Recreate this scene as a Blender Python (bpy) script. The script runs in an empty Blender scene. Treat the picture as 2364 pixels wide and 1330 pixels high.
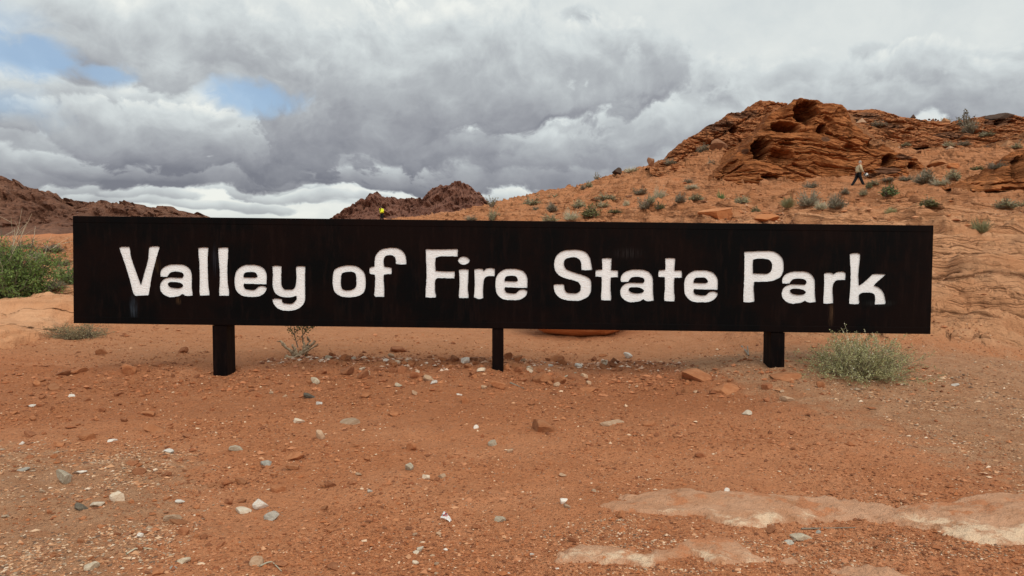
import bpy, bmesh, math, random
import numpy as np
from mathutils import Vector, Matrix

# ------------------------------------------------------------------ camera
SC = bpy.context.scene
COL = SC.collection
F = 1707.0                      # focal length in photograph pixels
CAMH = 1.6
PITCH = math.atan(80.0 / F)     # camera looks a little down
cam_d = bpy.data.cameras.new('camera')
cam_d.lens = 36.0 * F / 2364.0
cam_d.sensor_width = 36.0
cam_d.clip_start = 0.05
cam_d.clip_end = 9000
cam = bpy.data.objects.new('camera', cam_d)
cam.location = (0, 0, CAMH)
cam.rotation_euler = (math.radians(90) - PITCH, 0, 0)
COL.objects.link(cam)
SC.camera = cam
SC.view_settings.view_transform = 'Standard'
SC.view_settings.look = 'None'
SC.view_settings.gamma = 1
SC.view_settings.exposure = 0.5
SC.view_settings.use_curve_mapping = False
CP, SP = math.cos(PITCH), math.sin(PITCH)

def ray(px, py):
    """direction of the photograph's pixel, scaled so that its y is 1"""
    a = (px - 1182.0) / F
    b = (665.0 - py) / F
    y = CP + b * SP
    z = -SP + b * CP
    return a / y, z / y

def at(px, py, Y):
    a, b = ray(px, py)
    return (a * Y, Y, CAMH + b * Y)

def azel(px, py):
    a, b = ray(px, py)
    return math.degrees(math.atan2(a, 1)), math.degrees(math.atan2(b, math.hypot(a, 1)))

# ------------------------------------------------------------------ node helpers
class NT:
    def __init__(s, tree):
        s.t = tree
        s.n = tree.nodes
        s.l = tree.links
    def new(s, typ, ins=None, **kw):
        n = s.n.new(typ)
        for k, v in kw.items():
            setattr(n, k, v)
        for k, v in (ins or {}).items():
            sock = n.inputs[k]
            if isinstance(v, bpy.types.NodeSocket):
                s.l.new(v, sock)
            else:
                sock.default_value = v
        return n
    def math(s, op, a, b=0.0, c=None, clamp=False):
        n = s.new('ShaderNodeMath', {0: a, 1: b}, operation=op, use_clamp=clamp)
        if c is not None:
            if isinstance(c, bpy.types.NodeSocket): s.l.new(c, n.inputs[2])
            else: n.inputs[2].default_value = c
        return n.outputs[0]
    def vmath(s, op, a, b=(0, 0, 0)):
        n = s.new('ShaderNodeVectorMath', {0: a, 1: b}, operation=op)
        return n.outputs['Value'] if op in ('LENGTH', 'DOT_PRODUCT', 'DISTANCE') else n.outputs[0]
    def noise(s, vec, scale, detail=4, rough=0.55, dist=0.0, lac=2.0, color=False, dim='3D'):
        n = s.new('ShaderNodeTexNoise', {'Vector': vec, 'Scale': scale, 'Detail': detail, 'Roughness': rough, 'Distortion': dist, 'Lacunarity': lac}, noise_dimensions=dim)
        return n.outputs['Color'] if color else n.outputs['Fac']
    def smooth(s, v, lo, hi, a=0.0, b=1.0):
        n = s.new('ShaderNodeMapRange', {'Value': v, 'From Min': lo, 'From Max': hi, 'To Min': a, 'To Max': b}, interpolation_type='SMOOTHSTEP')
        return n.outputs[0]
    def lin(s, v, lo, hi, a=0.0, b=1.0):
        n = s.new('ShaderNodeMapRange', {'Value': v, 'From Min': lo, 'From Max': hi, 'To Min': a, 'To Max': b})
        return n.outputs[0]
    def mix(s, f, a, b, blend='MIX'):
        n = s.new('ShaderNodeMix', data_type='RGBA', blend_type=blend)
        for sock, v in ((n.inputs['Factor'], f), (n.inputs[6], a), (n.inputs[7], b)):
            if isinstance(v, bpy.types.NodeSocket): s.l.new(v, sock)
            else: sock.default_value = v if not isinstance(v, tuple) else (v + (1,) if len(v) == 3 else v)
        return n.outputs[2]
    def ramp(s, fac, stops, interp='LINEAR'):
        n = s.new('ShaderNodeValToRGB', {'Fac': fac})
        cr = n.color_ramp
        cr.interpolation = interp
        while len(cr.elements) < len(stops): cr.elements.new(0.5)
        for e, (p, c) in zip(cr.elements, stops):
            e.position = p
            e.color = c + (1,) if len(c) == 3 else c
        return n.outputs['Color']

def lin(r, g, b):
    f = lambda c: (c / 255 / 12.92) if c / 255 <= 0.04045 else ((c / 255 + 0.055) / 1.055) ** 2.4
    return (f(r), f(g), f(b))

# ------------------------------------------------------------------ sky: the cloudy world
SUN_EL, SUN_AZ = math.radians(46), math.radians(155)     # azimuth clockwise from +Y
world = bpy.data.worlds.new('World')
SC.world = world
world.use_nodes = True
wt = NT(world.node_tree)
wt.n.clear()
BG = 0.1
sky = wt.new('ShaderNodeTexSky', sky_type='NISHITA', sun_disc=False, sun_elevation=SUN_EL, sun_rotation=SUN_AZ)
sky.air_density = 1.0
sky.dust_density = 0.6
geo = wt.new('ShaderNodeTexCoord')
D = geo.outputs['Generated']
sep = wt.new('ShaderNodeSeparateXYZ', {0: D})
dx, dy, dz = sep.outputs
az = wt.math('MULTIPLY', wt.math('ARCTAN2', dx, dy), 57.29578)
el = wt.math('MULTIPLY', wt.math('ARCSINE', dz), 57.29578)
# cloud coordinates: azimuth and elevation, small features flattened towards the horizon
elv = wt.math('MULTIPLY', wt.math('LOGARITHM', wt.math('ADD', wt.math('MULTIPLY', wt.math('MAXIMUM', el, -5.0), 0.055), 1.0), math.e), 3.6)
dome = wt.new('ShaderNodeCombineXYZ', {0: wt.math('MULTIPLY', az, 0.10), 1: elv, 2: 3.7}).outputs[0]
azel_v = wt.new('ShaderNodeCombineXYZ', {0: az, 1: el, 2: 0.0}).outputs[0]
wc = wt.vmath('SUBTRACT', wt.noise(dome, 1.3, 3, 0.55, color=True), (0.5, 0.5, 0.5))
domew = wt.vmath('ADD', dome, wt.vmath('MULTIPLY', wc, (0.35, 0.35, 0.2)))
fb = wt.math('SUBTRACT', wt.noise(domew, 2.2, 9, 0.60), 0.5)            # ragged fibres
vo = wt.new('ShaderNodeTexVoronoi', {'Vector': domew, 'Scale': 2.3, 'Detail': 4.0, 'Roughness': 0.52, 'Lacunarity': 2.1}, feature='F1', normalize=True)
puff = wt.math('SUBTRACT', 0.36, vo.outputs['Distance'])               # rounded heads
bill = wt.math('ADD', wt.math('MULTIPLY', puff, 1.5), wt.math('MULTIPLY', fb, 1.25))
dome_up = wt.vmath('ADD', domew, (0.03, 0.10, 0.0))
fb2 = wt.math('SUBTRACT', wt.noise(dome_up, 2.2, 9, 0.60), 0.5)
vo2 = wt.new('ShaderNodeTexVoronoi', {'Vector': dome_up, 'Scale': 2.3, 'Detail': 4.0, 'Roughness': 0.52, 'Lacunarity': 2.1}, feature='F1', normalize=True)
bill2 = wt.math('ADD', wt.math('MULTIPLY', wt.math('SUBTRACT', 0.36, vo2.outputs['Distance']), 1.5), wt.math('MULTIPLY', fb2, 1.25))
fine = wt.math('SUBTRACT', wt.noise(wt.vmath('ADD', domew, wt.vmath('MULTIPLY', wc, (0.5, 0.5, 0.5))), 9.0, 6, 0.62), 0.5)
bill = wt.math('ADD', bill, wt.math('MULTIPLY', fine, 0.30))
relief = wt.math('SUBTRACT', bill, bill2)                               # > 0 on heads turned to the light
warped = wt.vmath('ADD', azel_v, wt.vmath('MULTIPLY', wc, (6.0, 3.0, 0.0)))
soft = wt.math('MULTIPLY', fb, 0.5)
K = 57.3 / F

def blob_v(px, py, rx, ry):
    a, e = azel(px, py)
    v = wt.vmath('SUBTRACT', warped, (a, e, 0))
    return wt.vmath('MULTIPLY', v, (1 / (rx * K), 1 / (ry * K), 0))

shade = wt.math('ADD', wt.math('MULTIPLY', fb, 0.25), 0.16)             # the pale high overcast
# (px, py, rx, ry, middle shade, how much darker the base is, edge softness, edge raggedness)
CLOUDS = [
    (1750, 190, 210, 70, .30, .12, .9, .8), (1990, 120, 60, 28, .34, .05, .8, .9), (1340, 36, 60, 30, .34, .05, .9, .9), (1420, 82, 60, 18, .32, .05, .9, .9),
    (2150, 180, 270, 80, .42, .22, .5, .8), (1950, 240, 300, 55, .45, .12, .8, .7), (2350, 200, 120, 80, .40, .12, .8, .7),
    (420, 470, 700, 70, .04, -.05, .9, .5),
    (120, 455, 150, 20, .30, .10, .6, .8), (245, 425, 130, 26, .22, .26, .5, .8), (600, 428, 150, 30, .20, .28, .5, .8), (390, 452, 110, 16, .28, .15, .6, .8),
    (740, 456, 150, 18, .28, .14, .6, .8), (520, 474, 190, 12, .28, .1, .7, .8), (890, 474, 150, 14, .24, .12, .7, .8), (1190, 450, 110, 22, .26, .18, .6, .8),
    (80, 330, 230, 60, .46, .25, .6, .8), (150, 385, 270, 36, .52, .28, .5, .8), (460, 392, 400, 36, .56, .36, .5, .7), (820, 372, 330, 52, .62, .34, .5, .7),
    (1010, 402, 280, 40, .55, .42, .5, .7), (1340, 385, 330, 50, .54, .36, .5, .7), (1640, 330, 260, 90, .44, .14, .8, .7),
    (1430, 320, 280, 70, .48, .26, .6, .8), (1180, 345, 240, 52, .50, .28, .6, .8), (960, 335, 260, 46, .60, .30, .6, .8),
    (240, 240, 330, 74, .32, .40, .5, .8), (420, 310, 300, 62, .46, .36, .4, .9), (640, 340, 240, 55, .54, .30, .6, .8), (800, 275, 250, 110, .50, .34, .4, 1.0),
    (560, 150, 560, 70, .28, .16, .6, .7), (330, 60, 420, 70, .24, .06, .9, .8), (760, 110, 420, 110, .32, .24, .8, .9), (1450, 190, 170, 62, .44, .26, .6, .9), (1180, 235, 280, 66, .55, .34, .6, .8), (1080, 150, 440, 150, .34, .26, .6, .9),
]
sh_in = wt.math('ADD', wt.math('MULTIPLY', relief, wt.smooth(el, 0.5, 9.0, -0.24, -0.52)), wt.math('MULTIPLY', bill, 0.30))
for (px, py, rx, ry, mid, grad, edge, rag) in CLOUDS:
    v = blob_v(px, py, rx, ry)
    d = wt.vmath('LENGTH', v)
    f = wt.math('SUBTRACT', wt.math('ADD', wt.math('MULTIPLY', bill, rag * 1.5), 1.0), d)
    al = wt.smooth(f, 0.0, edge * 0.55)
    vy = wt.vmath('DOT_PRODUCT', v, (0, 1, 0))
    s_ = wt.math('ADD', wt.math('MULTIPLY', vy, -(grad * 0.7 + 0.16)), sh_in)
    s_ = wt.math('ADD', s_, mid)
    m = wt.new('ShaderNodeMix', data_type='FLOAT')
    wt.l.new(al, m.inputs[0]); wt.l.new(shade, m.inputs[2]); wt.l.new(s_, m.inputs[3])
    shade = m.outputs[0]
cloud = wt.ramp(wt.math('ADD', shade, 0.0, clamp=True), [(0.0, lin(240, 243, 238)), (0.2, lin(212, 219, 220)), (0.45, lin(181, 186, 190)), (0.72, lin(154, 157, 164)), (1.0, lin(124, 127, 137))])
lowm = wt.smooth(el, 7.0, 1.0)
cloud = wt.mix(wt.math('MULTIPLY', lowm, 0.5), cloud, wt.mix(1.0, cloud, (1.02, 1.0, 0.93), 'MULTIPLY'))
CB = 0.70 / BG
cloud = wt.mix(1.0, cloud, (CB, CB, CB), 'MULTIPLY')
hole = None
for (px, py, rx, ry, amt, edge) in [(125, 145, 190, 62, 1.0, .6), (600, 232, 150, 44, 1.0, .6), (0, 245, 120, 50, .6, .9), (30, 60, 110, 60, .45, .9), (240, 170, 80, 40, .9, .5)]:
    v = blob_v(px, py, rx, ry)
    f = wt.math('SUBTRACT', wt.math('SUBTRACT', 1.0, wt.math('MULTIPLY', bill, 1.0)), wt.vmath('LENGTH', v))
    h_ = wt.math('MULTIPLY', wt.smooth(f, 0.0, edge), amt)
    hole = h_ if hole is None else wt.math('MAXIMUM', hole, h_)
blue = wt.mix(1.0, wt.mix(0.30, sky.outputs[0], (4.4, 6.0, 7.8)), (0.70, 0.72, 0.74), 'MULTIPLY')
final = wt.mix(wt.math('MULTIPLY', hole, 0.85), cloud, blue)
bg = wt.new('ShaderNodeBackground', {'Color': final, 'Strength': BG})
world.cycles.sampling_method = 'MANUAL'
world.cycles.sample_map_resolution = 256
out = wt.new('ShaderNodeOutputWorld', {'Surface': bg.outputs[0]})

# ------------------------------------------------------------------ sun behind the clouds
sun_d = bpy.data.lights.new('sun', 'SUN')
sun_d.energy = 1.5
sun_d.angle = math.radians(50)
sun_d.color = (1.0, 0.91, 0.79)
sun = bpy.data.objects.new('sun', sun_d)
sv = Vector((math.sin(SUN_AZ) * math.cos(SUN_EL), math.cos(SUN_AZ) * math.cos(SUN_EL), math.sin(SUN_EL)))
sun.rotation_euler = sv.to_track_quat('Z', 'Y').to_euler()
sun.location = (0, 0, 60)
COL.objects.link(sun)

# ------------------------------------------------------------------ numeric noise
def _h(ix, iy, iz, seed):
    n = (ix.astype(np.int64) * 374761393 + iy.astype(np.int64) * 668265263 + iz.astype(np.int64) * 2147483647 + seed * 1274126177) & 0xFFFFFFFF
    n = ((n ^ (n >> 13)) * 1274126177) & 0xFFFFFFFF
    n = n ^ (n >> 16)
    return n

def perlin2(x, y, seed=0):
    xi, yi = np.floor(x), np.floor(y)
    fx, fy = x - xi, y - yi
    u, v = fx * fx * fx * (fx * (fx * 6 - 15) + 10), fy * fy * fy * (fy * (fy * 6 - 15) + 10)
    z = np.zeros_like(xi)
    def g(a, b):
        ang = _h(xi + a, yi + b, z, seed) * (2 * np.pi / 4294967296.0)
        return np.cos(ang) * (fx - a) + np.sin(ang) * (fy - b)
    n00, n10, n01, n11 = g(0, 0), g(1, 0), g(0, 1), g(1, 1)
    return ((n00 * (1 - u) + n10 * u) * (1 - v) + (n01 * (1 - u) + n11 * u) * v) * 1.5

def fbm(x, y, seed=0, octv=4, gain=0.5, mode=0):
    """mode 0 plain, 1 rounded knobs with creases, 2 sharp ridges"""
    r = np.zeros_like(x); a = 1.0; t = 0.0
    for o in range(octv):
        n = perlin2(x, y, seed + o * 17)
        if mode == 1: n = np.abs(n) * 2 - 0.5
        elif mode == 2: n = 0.5 - np.abs(n) * 2
        r += a * n; t += a; a *= gain
        x, y = x * 2.03 + 11.3, y * 2.03 - 7.9
    return r / t

def sst(x, lo, hi):
    t = np.clip((x - lo) / (hi - lo), 0, 1)
    return t * t * (3 - 2 * t)

def cells(x, y, seed=0):
    """F1, F2 distances and a per-cell random of a 2-D cellular pattern"""
    xi, yi = np.floor(x), np.floor(y)
    f1 = np.full_like(x, 9.0); f2 = np.full_like(x, 9.0); rr = np.zeros_like(x)
    z = np.zeros_like(xi)
    for a in (-1, 0, 1):
        for b in (-1, 0, 1):
            cx, cy = xi + a, yi + b
            px = cx + _h(cx, cy, z, seed) / 4294967296.0
            py = cy + _h(cx, cy, z, seed + 5) / 4294967296.0
            d = np.hypot(px - x, py - y)
            q = _h(cx, cy, z, seed + 9) / 4294967296.0
            nearer = d < f1
            f2 = np.where(nearer, f1, np.minimum(f2, d))
            rr = np.where(nearer, q, rr)
            f1 = np.minimum(f1, d)
    return f1, f2, rr

# ------------------------------------------------------------------ object helpers
def tag(o, label=None, cat=None, group=None, kind=None):
    if label: o['label'] = label
    if cat: o['category'] = cat
    if group: o['group'] = group
    if kind: o['kind'] = kind
    return o

def mesh_np(name, V, Q=None, T=None, smooth=False, mat=None, mat_idx=None):
    """mesh from numpy vertices, quads and triangles"""
    V = np.asarray(V, dtype=np.float32).reshape(-1, 3)
    Q = np.zeros((0, 4), np.int32) if Q is None else np.asarray(Q, np.int32).reshape(-1, 4)
    T = np.zeros((0, 3), np.int32) if T is None else np.asarray(T, np.int32).reshape(-1, 3)
    me = bpy.data.meshes.new(name)
    me.vertices.add(len(V)); me.vertices.foreach_set('co', V.ravel())
    nl = Q.size + T.size
    me.loops.add(nl); me.loops.foreach_set('vertex_index', np.concatenate([Q.ravel(), T.ravel()]))
    nf = len(Q) + len(T)
    me.polygons.add(nf)
    me.polygons.foreach_set('loop_start', np.concatenate([np.arange(len(Q)) * 4, Q.size + np.arange(len(T)) * 3]).astype(np.int32))
    if mat_idx is not None: me.polygons.foreach_set('material_index', np.asarray(mat_idx, np.int32))
    me.polygons.foreach_set('use_smooth', np.full(nf, bool(smooth)))
    for m in (mat if isinstance(mat, (list, tuple)) else [mat] if mat else []): me.materials.append(m)
    me.update(calc_edges=True); me.validate()
    return me

def link(name, data, parent=None, loc=(0, 0, 0)):
    o = bpy.data.objects.new(name, data)
    COL.objects.link(o)
    if parent is not None: o.parent = parent
    o.location = loc
    return o

def empty(name, loc=(0, 0, 0)):
    o = bpy.data.objects.new(name, None)
    o.empty_display_size = 0.2
    COL.objects.link(o); o.location = loc
    return o

def grid_quads(nr, nc, closed=False):
    i = np.arange(nr - 1)[:, None]; j = np.arange(nc if closed else nc - 1)[None, :]
    j2 = (j + 1) % nc
    return np.stack(np.broadcast_arrays(i * nc + j, i * nc + j2, (i + 1) * nc + j2, (i + 1) * nc + j), -1).reshape(-1, 4)

def attr(me, name, arr):
    a = me.attributes.new(name, 'FLOAT', 'POINT')
    a.data.foreach_set('value', np.asarray(arr, np.float32).ravel())

def tubes(paths, radii, sides=4):
    """list of (k,3) polylines with (k,) radii -> V, Q of thin tapered tubes"""
    Vs, Qs, off = [], [], 0
    for P, R in zip(paths, radii):
        P = np.asarray(P, float); k = len(P)
        d = np.gradient(P, axis=0); d /= np.linalg.norm(d, axis=1)[:, None] + 1e-9
        ref = np.where(np.abs(d[:, 2:3]) > 0.9, [[1., 0, 0]], [[0, 0, 1.]])
        u = np.cross(d, ref); u /= np.linalg.norm(u, axis=1)[:, None] + 1e-9
        w = np.cross(d, u)
        an = np.arange(sides) * 2 * np.pi / sides
        ring = P[:, None, :] + np.asarray(R, float)[:, None, None] * (np.cos(an)[None, :, None] * u[:, None, :] + np.sin(an)[None, :, None] * w[:, None, :])
        Vs.append(ring.reshape(-1, 3)); Qs.append(grid_quads(k, sides, True) + off); off += k * sides
    return np.concatenate(Vs), np.concatenate(Qs)

def leaf_quads(P, size, rng, aspect=2.0):
    """small randomly turned leaf faces at points P"""
    n = len(P)
    a = rng.normal(size=(n, 3)); a /= np.linalg.norm(a, axis=1)[:, None]
    b = np.cross(a, rng.normal(size=(n, 3))); b /= np.linalg.norm(b, axis=1)[:, None] + 1e-9
    s = size * rng.uniform(0.6, 1.35, (n, 1))
    a, b = a * s * aspect * 0.5, b * s * 0.5
    V = np.stack([P - a, P + b * 0.9, P + a, P - b * 0.9], 1).reshape(-1, 3)
    return V, np.arange(n * 4).reshape(-1, 4)

# ------------------------------------------------------------------ materials
def new_mat(name):
    m = bpy.data.materials.new(name); m.use_nodes = True
    t = NT(m.node_tree)
    b = t.n['Principled BSDF']
    return m, t, b

def setin(t, sock, v):
    if isinstance(v, bpy.types.NodeSocket): t.l.new(v, sock)
    else: sock.default_value = v if not (isinstance(v, tuple) and len(v) == 3) else v + (1,)

def stone_mat(name, c1, c2, c3, scale=9.0, bump=0.4, rough=0.9):
    m, t, b = new_mat(name)
    tc = t.new('ShaderNodeTexCoord').outputs['Object']
    oi = t.new('ShaderNodeObjectInfo').outputs['Random']
    pos = t.vmath('ADD', tc, t.new('ShaderNodeCombineXYZ', {0: t.math('MULTIPLY', oi, 31.0)}).outputs[0])
    n = t.noise(pos, scale * 0.35, 5, 0.6)
    n2 = t.noise(pos, scale * 2.5, 4, 0.65)
    col = t.mix(t.smooth(n, 0.35, 0.65), c1, c2)
    col = t.mix(t.smooth(n2, 0.52, 0.75, 0, 0.65), col, c3)
    col = t.mix(1.0, col, t.new('ShaderNodeCombineColor', {0: t.math('ADD', 0.78, t.math('MULTIPLY', oi, 0.4)), 1: t.math('ADD', 0.8, t.math('MULTIPLY', oi, 0.36)), 2: t.math('ADD', 0.82, t.math('MULTIPLY', oi, 0.32))}).outputs[0], 'MULTIPLY')
    setin(t, b.inputs['Base Color'], col)
    b.inputs['Roughness'].default_value = rough
    b.inputs['Specular IOR Level'].default_value = 0.2
    h = t.math('ADD', t.noise(pos, scale * 0.9, 5, 0.65), t.math('MULTIPLY', n2, 0.4))
    bp = t.new('ShaderNodeBump', {'Height': h, 'Strength': bump, 'Distance': 0.08})
    t.l.new(bp.outputs[0], b.inputs['Normal'])
    return m

def leaf_mat(name, c1, c2, rough=0.7):
    m, t, b = new_mat(name)
    g = t.new('ShaderNodeNewGeometry').outputs['Random Per Island']
    oi = t.new('ShaderNodeObjectInfo').outputs['Random']
    col = t.mix(g, c1, c2)
    k = t.math('ADD', 0.8, t.math('MULTIPLY', oi, 0.4))
    col = t.mix(1.0, col, t.new('ShaderNodeCombineColor', {0: k, 1: k, 2: k}).outputs[0], 'MULTIPLY')
    setin(t, b.inputs['Base Color'], col)
    b.inputs['Roughness'].default_value = rough
    b.inputs['Specular IOR Level'].default_value = 0.25
    return m

def plain_mat(name, c, rough=0.6, spec=0.4, metal=0.0, nscale=None, c2=None, bump=0.0):
    m, t, b = new_mat(name)
    if nscale:
        tc = t.new('ShaderNodeTexCoord').outputs['Object']
        n = t.noise(tc, nscale, 5, 0.6)
        setin(t, b.inputs['Base Color'], t.mix(t.smooth(n, 0.35, 0.65), c, c2 or c))
        if bump:
            bp = t.new('ShaderNodeBump', {'Height': n, 'Strength': bump, 'Distance': 0.02})
            t.l.new(bp.outputs[0], b.inputs['Normal'])
    else:
        setin(t, b.inputs['Base Color'], c)
    b.inputs['Roughness'].default_value = rough
    b.inputs['Specular IOR Level'].default_value = spec
    b.inputs['Metallic'].default_value = metal
    return m

def sandstone(t, pos, pale, mid, dark, scale=1.0, tilt=(0.1, 0.0, 1.0), jt=0.92, beds=((1.5, 0.10, 1.0), (4.2, 0.17, 0.42), (10.0, 0.26, 0.18)), bandk=0.5):
    """bedded sandstone: warped beds with thin open joints between them; returns colour and height"""
    w = t.vmath('SUBTRACT', t.noise(pos, 0.30 * scale, 5, 0.55, color=True), (0.5, 0.5, 0.5))
    p = t.vmath('ADD', pos, t.vmath('MULTIPLY', w, (1.8, 1.8, 1.5)))
    s = t.vmath('DOT_PRODUCT', p, tilt)
    gate = t.noise(t.vmath('MULTIPLY', pos, (0.6, 0.6, 1.6)), 0.9 * scale, 4, 0.6)
    hgt, joints = None, None
    for fr, th, k in beds:
        f = t.math('FRACT', t.math('MULTIPLY', s, fr * scale))
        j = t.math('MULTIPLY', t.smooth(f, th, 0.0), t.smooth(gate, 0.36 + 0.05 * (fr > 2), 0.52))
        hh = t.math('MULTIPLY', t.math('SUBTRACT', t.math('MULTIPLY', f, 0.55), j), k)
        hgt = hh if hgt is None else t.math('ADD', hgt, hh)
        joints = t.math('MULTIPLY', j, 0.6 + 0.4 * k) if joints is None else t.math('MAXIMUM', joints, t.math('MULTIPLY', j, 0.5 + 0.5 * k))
    band = t.noise(t.new('ShaderNodeCombineXYZ', {0: 0.0, 1: 0.0, 2: s}).outputs[0], 2.6 * scale, 5, 0.7)
    big = t.noise(pos, 0.5 * scale, 5, 0.6)
    fine = t.noise(pos, 9.0 * scale, 5, 0.68)
    col = t.mix(t.smooth(big, 0.3, 0.7), mid, pale)
    col = t.mix(t.smooth(band, 0.55, 0.38, 0, bandk), col, dark)
    col = t.mix(t.smooth(fine, 0.56, 0.75, 0, 0.35), col, dark)
    col = t.mix(t.math('MULTIPLY', joints, jt), col, tuple(c * 0.42 for c in dark))       # overhang shade along the joints, painted into the rock colour
    hgt = t.math('ADD', hgt, t.math('MULTIPLY', fine, 0.32))
    return col, hgt

# ------------------------------------------------------------------ the lie of the land
CTRL = []
def cp(px, py, Y):
    CTRL.append(at(px, py, Y))
for th in (-60, -40, -20, 0, 20, 40, 60):
    for r in (1.2, 2.5, 4.0, 6.2):
        a = math.radians(th)
        CTRL.append((r * math.sin(a), r * math.cos(a), 0.0 + 0.02 * (r > 5)))
for c in [
    (510, 868, 9.0), (1147, 858, 9.0), (1790, 850, 9.0), (120, 850, 9.6), (2250, 848, 9.3),
    (2300, 818, 11.2), (-150, 830, 10.0), (2550, 840, 10.2),
    (700, 800, 11.5), (1000, 790, 12.5), (1350, 800, 12.5), (1650, 800, 11.6), (700, 765, 14.5), (1050, 765, 14.5), (300, 780, 12.6),
    (60, 765, 12.6), (60, 720, 15.0), (120, 672, 17.5), (60, 686, 17.0), (130, 640, 22), (140, 602, 35), (140, 575, 60), (100, 553, 130),
    (-300, 760, 12.5), (-300, 690, 17), (-300, 600, 35), (-300, 555, 130), (-900, 690, 17), (-900, 560, 110),
    (600, 650, 24), (600, 570, 60), (600, 522, 130), (600, 512, 220), (300, 540, 130), (100, 545, 260),
    (881, 517, 77), (870, 513, 92), (881, 520, 135), (800, 560, 50), (800, 680, 22), (1000, 507, 78), (1045, 503, 80), (1000, 502, 120), (1000, 515, 190),
    (1100, 490, 80), (1150, 472, 86), (1150, 480, 120), (1200, 505, 50), (1200, 482, 65), (1200, 461, 80), (1200, 470, 110),
    (1300, 505, 45), (1300, 470, 60), (1300, 443, 76), (1300, 455, 105), (1400, 500, 43), (1400, 450, 58), (1390, 419, 74), (1400, 430, 100),
    (1490, 490, 40), (1480, 430, 57), (1470, 393, 70), (1500, 405, 100),
    (1600, 500, 35), (1590, 440, 52), (1530, 376, 66), (1545, 385, 90),
    (1548, 364, 67), (1576, 336, 68), (1601, 321, 69), (1635, 305, 69), (1690, 274, 70), (1754, 249, 70), (1830, 252, 71), (1700, 300, 66), (1640, 350, 63), (1650, 395, 58), (1720, 350, 62), (1700, 290, 95), (1830, 270, 95),
    (1705, 505, 32), (1750, 480, 38), (1760, 446, 47), (1980, 431, 49), (1980, 470, 38), (1950, 505, 29),
    (1900, 640, 16.2), (1900, 740, 13.0), (2250, 790, 12), (2250, 735, 13.4), (2250, 660, 15.6), (2250, 600, 18.6), (2250, 560, 21.6), (2250, 525, 25.5), (2250, 490, 31),
    (2250, 450, 39), (2240, 402, 51), (2230, 360, 61), (2230, 322, 70), (2230, 284, 80), (2350, 272, 82), (2060, 266, 82), (1970, 262, 82), (2090, 320, 70), (2230, 300, 110), (2350, 290, 110), (2050, 285, 110),
    (2340, 440, 41), (2340, 360, 56), (2340, 310, 68), (2420, 800, 12), (2500, 600, 18), (2500, 480, 32), (2500, 380, 54), (2500, 290, 80), (2900, 600, 18), (2900, 400, 50), (2900, 330, 80),
    (1500, 700, 17), (1500, 620, 22), (1500, 560, 30), (1200, 700, 18), (1200, 600, 29), (1200, 545, 40), (1700, 640, 18), (1700, 570, 23),
    (200, 560, 600), (1182, 560, 600), (2000, 555, 600), (2700, 540, 400), (-500, 560, 600), (200, 575, 2600), (1182, 575, 2600), (2100, 575, 2600), (-600, 575, 2600), (2900, 575, 2600),
]: cp(*c)
_C = np.array(CTRL)
_r = np.hypot(_C[:, 0], _C[:, 1])
_pu, _pv = np.log(_r), 2.2 * np.arctan2(_C[:, 0], _C[:, 1])
_q = _C[:, 2] / _r
def _phi(d2):
    return 0.5 * d2 * np.log(d2 + 1e-12)
_n = len(_C)
_A = np.zeros((_n + 3, _n + 3))
_A[:_n, :_n] = _phi((_pu[:, None] - _pu[None]) ** 2 + (_pv[:, None] - _pv[None]) ** 2) + np.eye(_n) * 1e-4
_P = np.stack([np.ones(_n), _pu, _pv], 1)
_A[:_n, _n:] = _P; _A[_n:, :_n] = _P.T
_w = np.linalg.solve(_A, np.concatenate([_q, np.zeros(3)]))

def base_h(x, y):
    x = np.asarray(x, float); y = np.asarray(y, float)
    r = np.maximum(np.hypot(x, y), 0.3); th = np.arctan2(x, y)
    u, v = np.log(np.maximum(r, 1.0)).ravel(), (2.2 * np.clip(th, -1.15, 1.15)).ravel()
    res = np.empty(u.size)
    for s in range(0, u.size, 60000):
        e = min(u.size, s + 60000)
        d2 = (u[s:e, None] - _pu[None]) ** 2 + (v[s:e, None] - _pv[None]) ** 2
        res[s:e] = _phi(d2) @ _w[:_n] + _w[_n] + _w[_n + 1] * u[s:e] + _w[_n + 2] * v[s:e]
    q = res.reshape(r.shape)
    q = q * (1 - sst(np.abs(th), 0.95, 1.7))
    return q * r * sst(r, 1.0, 4.0)

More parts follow.
